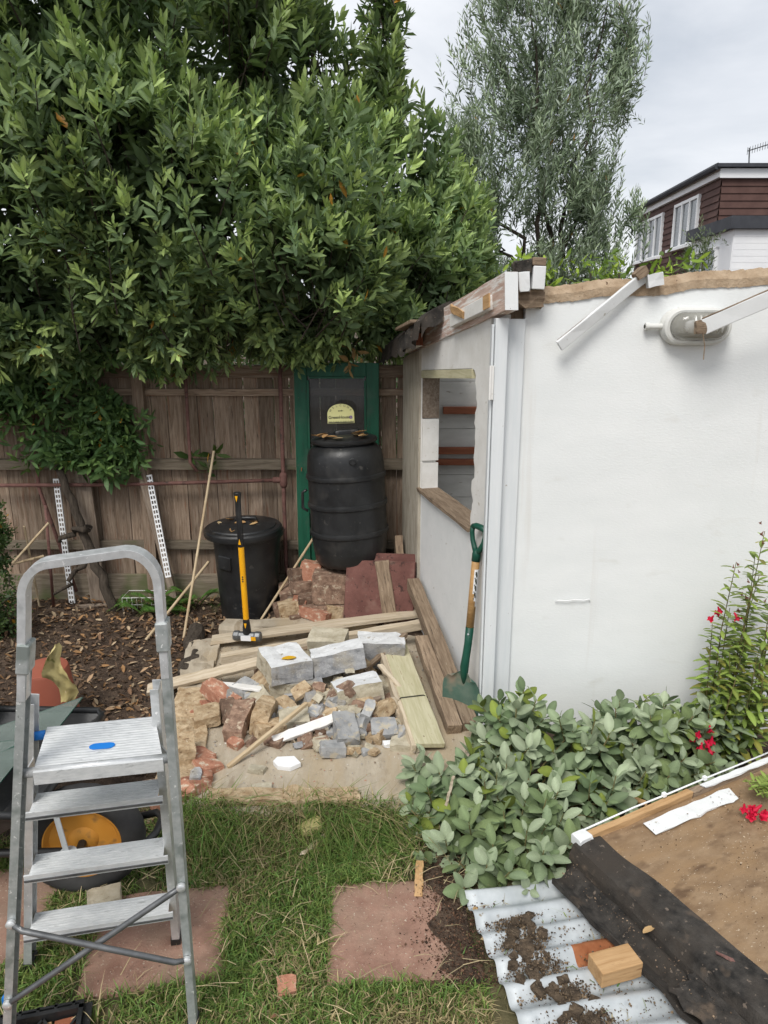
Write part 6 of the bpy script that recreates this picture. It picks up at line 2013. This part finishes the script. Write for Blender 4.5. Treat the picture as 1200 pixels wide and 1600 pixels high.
# ================================================================== plastic backed deck tile, bottom left
dt = thing("deck_tile", "upturned wooden deck tile with black plastic grid at the lower left corner", "deck tile", (-1.0, 1.5, 0))
dc = Vector((-.827, 1.669, .0))
DT = T(dc) @ R(0, 0, 14) @ T(-.315, -.205, .05)
fs = []
for k in range(8):
    new("slat", plank(.066, .34, .018, 810 + k, 3), MAT['batten_red'] if k % 3 else MAT['wood_new'], dt, DT @ T(-.256 + .0735 * k, .0, -.016), bevel=.002)
fs = [xf(box(.60, .012, .03), T(0, .18, 0)), xf(box(.60, .007, .010), T(0, .199, .007)), xf(box(.012, .40, .03), T(.294, 0, 0)), xf(box(.020, .40, .012), T(.311, -.0, -.006))]
for k in range(13):
    fs.append(xf(box(.008, .03, .012), T(-.28 + k * .046, .19, .006)))
for k in range(6):
    xk = -.245 + .098 * k
    for a_, b_ in (((xk - .049, .172), (xk, .09)), ((xk + .049, .172), (xk, .09)), ((xk, .09), (xk - .049, .01)), ((xk, .09), (xk + .049, .01))):
        m_, L_ = frame((a_[0], a_[1], 0), (b_[0], b_[1], 0))
        fs.append(xf(box(L_, .007, .010), m_))
new("grid", merge(*fs), MAT['black_plastic'], dt, DT)
for k in range(6):
    new("grid_knot", lathe([(.011, 0), (.011, .010), (.006, .014)], 10), MAT['black_plastic'], dt, DT @ T(-.245 + k * .098, .09, -.002))
new("grid_backing", box(.58, .36, .006), MAT['black_plastic'], dt, DT @ T(0, 0, -.032))
tag(new("blue_scrap", rock(.03, .02, .05, 820, .5, .002, 1), MAT['blue_plastic'], None, T(-1.065, 1.68, .03)), "scrap of blue plastic in the grass at the far left", "scrap")

# ================================================================== corrugated sheet
cs = thing("corrugated_sheet", "galvanised corrugated iron sheet lying half under the roof panel", "metal sheet", (.30, 2.05, .02))
CM = T(.270, 2.075, .045) @ R(0, 0, 11.6) @ R(0, 1.2, 0)
LX, LY, PIT, AMP = 1.05, .86, .094, .0135
nxs, nys = 26, 150
V, Fc = [], []
rr_ = random.Random(9)
for j in range(nys):
    y = -LY * j / (nys - 1)
    for i in range(nxs):
        x = LX * i / (nxs - 1)
        w = AMP * math.cos(2 * math.pi * y / PIT)
        dx_ = .012 * hump(y, 0, 9, 3) if i == 0 else 0
        V.append((x + dx_, y, w * (1 + .25 * hump(x, y, 3, 11)) + .012 * hump(x, y, 2.5, 5) + (.010 * hump(y, 1, 4, 6) if i < 2 else 0)))
for j in range(nys - 1):
    for i in range(nxs - 1):
        a = j * nxs + i
        Fc.append((a, a + nxs, a + nxs + 1, a + 1))
def rusty(c):
    q = ((c[0] - .34) / .11) ** 2 + ((c[1] + .305) / .05) ** 2 + .5 * hump(c[0], c[1], 14, 2)
    return 1 if q < 1 else 0
csh = new("sheet", (V, Fc), [MAT['galv'], MAT['rust']], cs, CM, smooth=True, mi=[rusty(V[f[0]]) for f in Fc])
so = csh.modifiers.new("thickness", 'SOLIDIFY'); so.thickness = .0015
litter_z = lambda x, y: .058
def on_sheet(x, y, g):
    l = CM.inverted() @ Vector((x, y, 0))
    q = abs(l.x - .16 - .05 * math.sin(l.y * 9)) < .035 + .06 * g.random() * (abs(hump(x, y, 9, 3)) * 2.2)
    return -.84 < l.y < -.13 and .02 < l.x < .44 and (q or (g.random() < .05) or (l.x < .22 and g.random() < .55 and math.cos(2 * math.pi * l.y / PIT) < -.9))
litter("moss_debris", 8500, (.28, .95, 1.2, 2.15), lambda x, y: .036 + .018 * max(0, 1 - abs(x - .47 - .1 * hump(y, 0, 5, 2)) * 9) * (.5 + hump(x, y, 9, 4)), (.002, .010), [(.10, .07, .045), (.16, .115, .075), (.065, .05, .035), (.22, .16, .10)], 145, CRUMB, "brown moss and dirt fallen across the corrugated sheet", on_sheet, .6)
mg = random.Random(31)
mh = []
for k in range(90):
    lx, ly = .16 + .05 * math.sin(-k * .07) + mg.gauss(0, .030), -.14 - .62 * k / 90
    sz = mg.uniform(.012, .038)
    mh.append(xf(rock(sz, sz * mg.uniform(.6, 1.2), sz * .5, 900 + k, 1.0, .006, 1, .4), CM @ T(lx, ly, .010) @ R(mg.uniform(-15, 15), mg.uniform(-15, 15), mg.uniform(0, 180))))
tag(new("moss_heap", merge(*mh), MAT['moss']), "clumps of brown moss heaped along the corrugated sheet", "moss", kind='stuff')
tag(new("timber_offcut", plank(.135, .075, .052, 830, 4, .001), MAT['wood_new'], None, T(.675, 1.755, .082) @ R(0, 0, 17), bevel=.003), "square cut pale timber offcut on the corrugated sheet", "timber")
# dark soil and bark crumbs next to the right paver
SP = [(.15 + .04 * math.sin(k * 1.7), 1.76 + .6 * k / 9) for k in range(10)] + [(.36, 2.40), (.33, 2.2), (.27, 2.1), (.27, 1.9), (.30, 1.72), (.26, 1.70)]
V = [(p[0] + .02 * hump(p[0], p[1], 14, 2), p[1], .004) for p in SP]
V += [(p[0] * .8 + .28 * .2, p[1] * .8 + 2.06 * .2, .0215 + .004 * hump(p[0], p[1], 20, 3)) for p in SP]
nS = len(SP)
tag(new("soil_patch", (V, [(i, (i + 1) % nS, (i + 1) % nS + nS, i + nS) for i in range(nS)][::1] + [tuple(range(nS, 2 * nS))]), MAT['soil']), kind='structure')
bm = bmesh.new(); bm.from_mesh(SC.objects["soil_patch"].data); bmesh.ops.recalc_face_normals(bm, faces=bm.faces); bm.to_mesh(SC.objects["soil_patch"].data); bm.free()
litter("dark_compost", 5200, (.04, .42, 1.72, 2.42), lambda x, y: .016, (.002, .010), [(.05, .028, .018), (.085, .045, .028), (.03, .02, .014), (.14, .08, .05)], 146, CRUMB, "dark crumbly compost spilt over the corner of the right paver", lambda x, y, g: g.random() < 1.15 * math.exp(-((x - .26 - .05 * hump(y, 0, 6, 2)) ** 2) / .010) * (.5 + .5 * (hump(x, y, 9, 1) > -.3)) and y > 1.74)
litter("paver_dirt", 420, (-.96, .24, 1.72, 2.18), lambda x, y: .020, (.003, .012), [(.30, .22, .14), (.42, .34, .2), (.10, .06, .04)], 147, (np.array([(-.08, 0, 0), (.08, 0, 0), (0, 1, .05), (0, 2, 0)]), np.array([(0, 1, 2), (0, 2, 3)])), "bits of straw and dirt lying on the red pavers", lambda x, y, g: on_paver(x, y, .01))

# ================================================================== roof panel lying on the ground
rp = thing("roof_panel", "brown boarded roof panel with black felt edge lying bottom right", "roof panel", (.66, 2.15, 0))
ra = math.degrees(math.atan2(.461, .887))
RP = T(.665, 2.165, .160) @ R(0, 0, ra) @ R(1.0, 0, 0)          # local x along the far edge, local -y along the near-left edge
PLX, PLY = 1.6, 1.45
V, Fc = grid_sheet(.02, PLX, -PLY, 0, 30, 30, lambda x, y: .004 * hump(x, y, 2.4, 2) + .0015 * hump(x, y, 12, 2))
n_ = len(V)
V += [(p[0], p[1], p[2] - .018) for p in V[:]]
Fc += [tuple(n_ + i for i in reversed(f)) for f in Fc[:]]
for i in range(29):
    a, b = i, 29 * 30 + i
    Fc += [(a, n_ + a, n_ + a + 1, a + 1), (b, b + 1, n_ + b + 1, n_ + b)]
    c, d_ = i * 30, i * 30 + 29
    Fc += [(c, c + 30, n_ + c + 30, n_ + c), (d_, n_ + d_, n_ + d_ + 30, d_ + 30)]
new("board", (V, Fc), MAT['board_brown'], rp, RP)
new("joist", box(.05, 1.40, .11), MAT['wood_brown'], rp, RP @ T(.06, -.70, -.075), bevel=.003)
new("joist", box(.05, 1.40, .085), MAT['wood_brown'], rp, RP @ T(1.0, -.70, -.063), bevel=.003)
new("edge_batten", plank(.52, .026, .034, 841, 8, .002, .006), MAT['wood_new'], rp, RP @ T(.31, .014, .006) @ R(0, 0, 1), bevel=.002)
new("edge_batten", plank(.80, .030, .030, 842, 8, .002, .006), MAT['wood_brown'], rp, RP @ T(.97, .016, .006), bevel=.002)
new("white_strip", plank(.44, .062, .006, 843, 10, .005, .012), MAT['white_paint'], rp, RP @ T(.50, -.055, .007), bevel=.001)
new("white_strip", plank(.50, .022, .008, 844, 10, .003, .01), MAT['white_paint'], rp, RP @ T(.88, .010, .026), bevel=.001)
new("white_corner", rock(.06, .05, .035, 845, .4, .003, 1), MAT['white_paint'], rp, RP @ T(.03, .012, .006))
new("cable", tube([RP @ Vector(p) for p in ((.06, .034, .02), (.3, .038, .026), (.45, .030, .034), (.6, .036, .030), (.85, .032, .036), (1.1, .040, .03))], .0035, 6), MAT['tile_white'], rp, smooth=True)
for p in ((.44, .028, .040), (.66, .030, .040)):
    new("cable_clip", box(.016, .014, .016), MAT['tile_white'], rp, RP @ T(*p), bevel=.002)


def felt_edge(u, v):
    """felt folded over the near-left edge: u across from board to drop, v along"""
    y = .01 - v * (PLY + .02)
    wob = .018 * hump(v * 7, 0, 1, 5) + .02 * hump(v * 2.3, 1, 1, 3)
    inner = .100 + .02 * math.sin(v * 5) + wob
    s = u * (inner + .16)
    if s < inner:
        return (inner - s, y, .006 + .012 * math.sin(math.pi * s / inner) * .6 + .004 * hump(s * 20, v * 12, 1, 2))
    d = s - inner
    return (-.010 - .018 * min(1, d / .05) - .01 * hump(v * 8, d * 10, 1, 1), y, .008 - d * .72 + .006 * hump(d * 20, v * 14, 1, 8))


V, Fc = felt_sheet(felt_edge, 0, 26, 70, 1, .012)
new("felt_edge", (V, Fc), MAT['felt'], rp, RP, smooth=False)


def felt_low(u, v):
    y = -.02 - v * 1.35
    x = -.012 - .110 * u + .010 * hump(v * 5, u * 2, 1, 4) + (.012 * hump(v * 16, 3, 1, 2) if u > .95 else 0)
    return (x, y, -.062 - .012 * u + .012 * math.sin(u * 7) + .008 * hump(u * 5, v * 14, 1, 3) + .004 * v)


fs_ = thing("felt_strip", "loose strip of black roofing felt between the panel and the metal sheet", "roof felt", (.62, 2.1, .08))
new("felt", felt_sheet(felt_low, 0, 14, 60, 2, .022), MAT['felt'], fs_, RP)
new("felt_patch", felt_sheet(lambda u, v: (-.13 + .12 * u + .02 * hump(v * 6, u, 1, 3), -.52 - .22 * v - .03 * hump(u * 6, 0, 1, 2), -.040 + .010 * hump(u * 5, v * 5, 1, 8) + .01 * u), 0, 12, 12, 2, .004), MAT['felt'], fs_, RP)
new("felt_patch", felt_sheet(lambda u, v: (-.15 + .13 * u, -.72 - .25 * v - .04 * hump(u * 5, 0, 1, 6), -.044 + .012 * hump(u * 4, v * 6, 1, 5)), 0, 12, 12, 2, .004), MAT['wood_brown'], fs_, RP)
def on_felt(x, y, g):
    l = RP.inverted() @ Vector((x, y, .1))
    return -.10 < l.x < -.01 and -1.2 < l.y < -.02 and g.random() < .5 + hump(x, y, 8, 3)
litter("felt_dirt", 420, (.5, 1.2, 1.2, 2.2), lambda x, y: .104, (.002, .008), [(.16, .11, .075), (.08, .06, .045), (.25, .18, .12)], 148, CRUMB, "dirt and moss crumbs on the loose felt strip", on_felt)
def on_board(x, y, g):
    l = RP.inverted() @ Vector((x, y, .165))
    return .17 < l.x < 1.5 and -1.2 < l.y < -.03 and (g.random() < .25 + .7 * hump(x, y, 5, 3) or (l.x - .44) ** 2 + 2 * (l.y + .33) ** 2 < .002)
litter("board_dirt", 1300, (.7, 2.0, 1.3, 2.75), lambda x, y: .165, (.002, .008), [(.13, .08, .045), (.08, .05, .03), (.45, .36, .26)], 149, CRUMB, "specks of dirt on the brown roof board", on_board)
tag(new("plastic_scrap", plank(.055, .012, .004, 852, 4, .003), MAT['red_pipe'], None, RP @ T(.05, -.55, .018) @ R(0, 20, -40)), "faded pink plastic scrap on the black felt edge", "scrap")
place_leaves("dry_leaf", "orange dry leaf caught between felt strip and roof panel", [tuple(RP @ Vector((-.04, -.36, -.02)))], (.05, .055), 853, None)
place_leaves("dry_leaf", "tan dry leaf on the compost right of the paver", [(.30, 2.02, .03), (.32, 1.90, .03)], (.035, .04), 854, "leaves on the compost")


# ================================================================== look-alikes: say which one by its place in the row
ORD = ["first", "second", "third", "fourth", "fifth", "sixth", "seventh", "eighth", "ninth", "tenth", "eleventh", "twelfth", "thirteenth", "fourteenth", "fifteenth", "sixteenth", "seventeenth", "eighteenth", "nineteenth", "twentieth"]
same = {}
for o in SC.objects:
    if o.parent is None and "label" in o and "kind" not in o:
        same.setdefault(o["label"], []).append(o)
for lab, os_ in same.items():
    if 1 < len(os_):
        os_.sort(key=lambda o: o.location.x / max(.1, o.location.y))
        n = len(os_)
        for k, o in enumerate(os_):
            if k < (n + 1) // 2:
                w = "leftmost" if k == 0 else ORD[k] + " from the left" if k < 20 else None
            else:
                w = "rightmost" if k == n - 1 else ORD[n - 1 - k] + " from the right" if n - 1 - k < 20 else None
            if w: o["label"] = lab + ", " + w
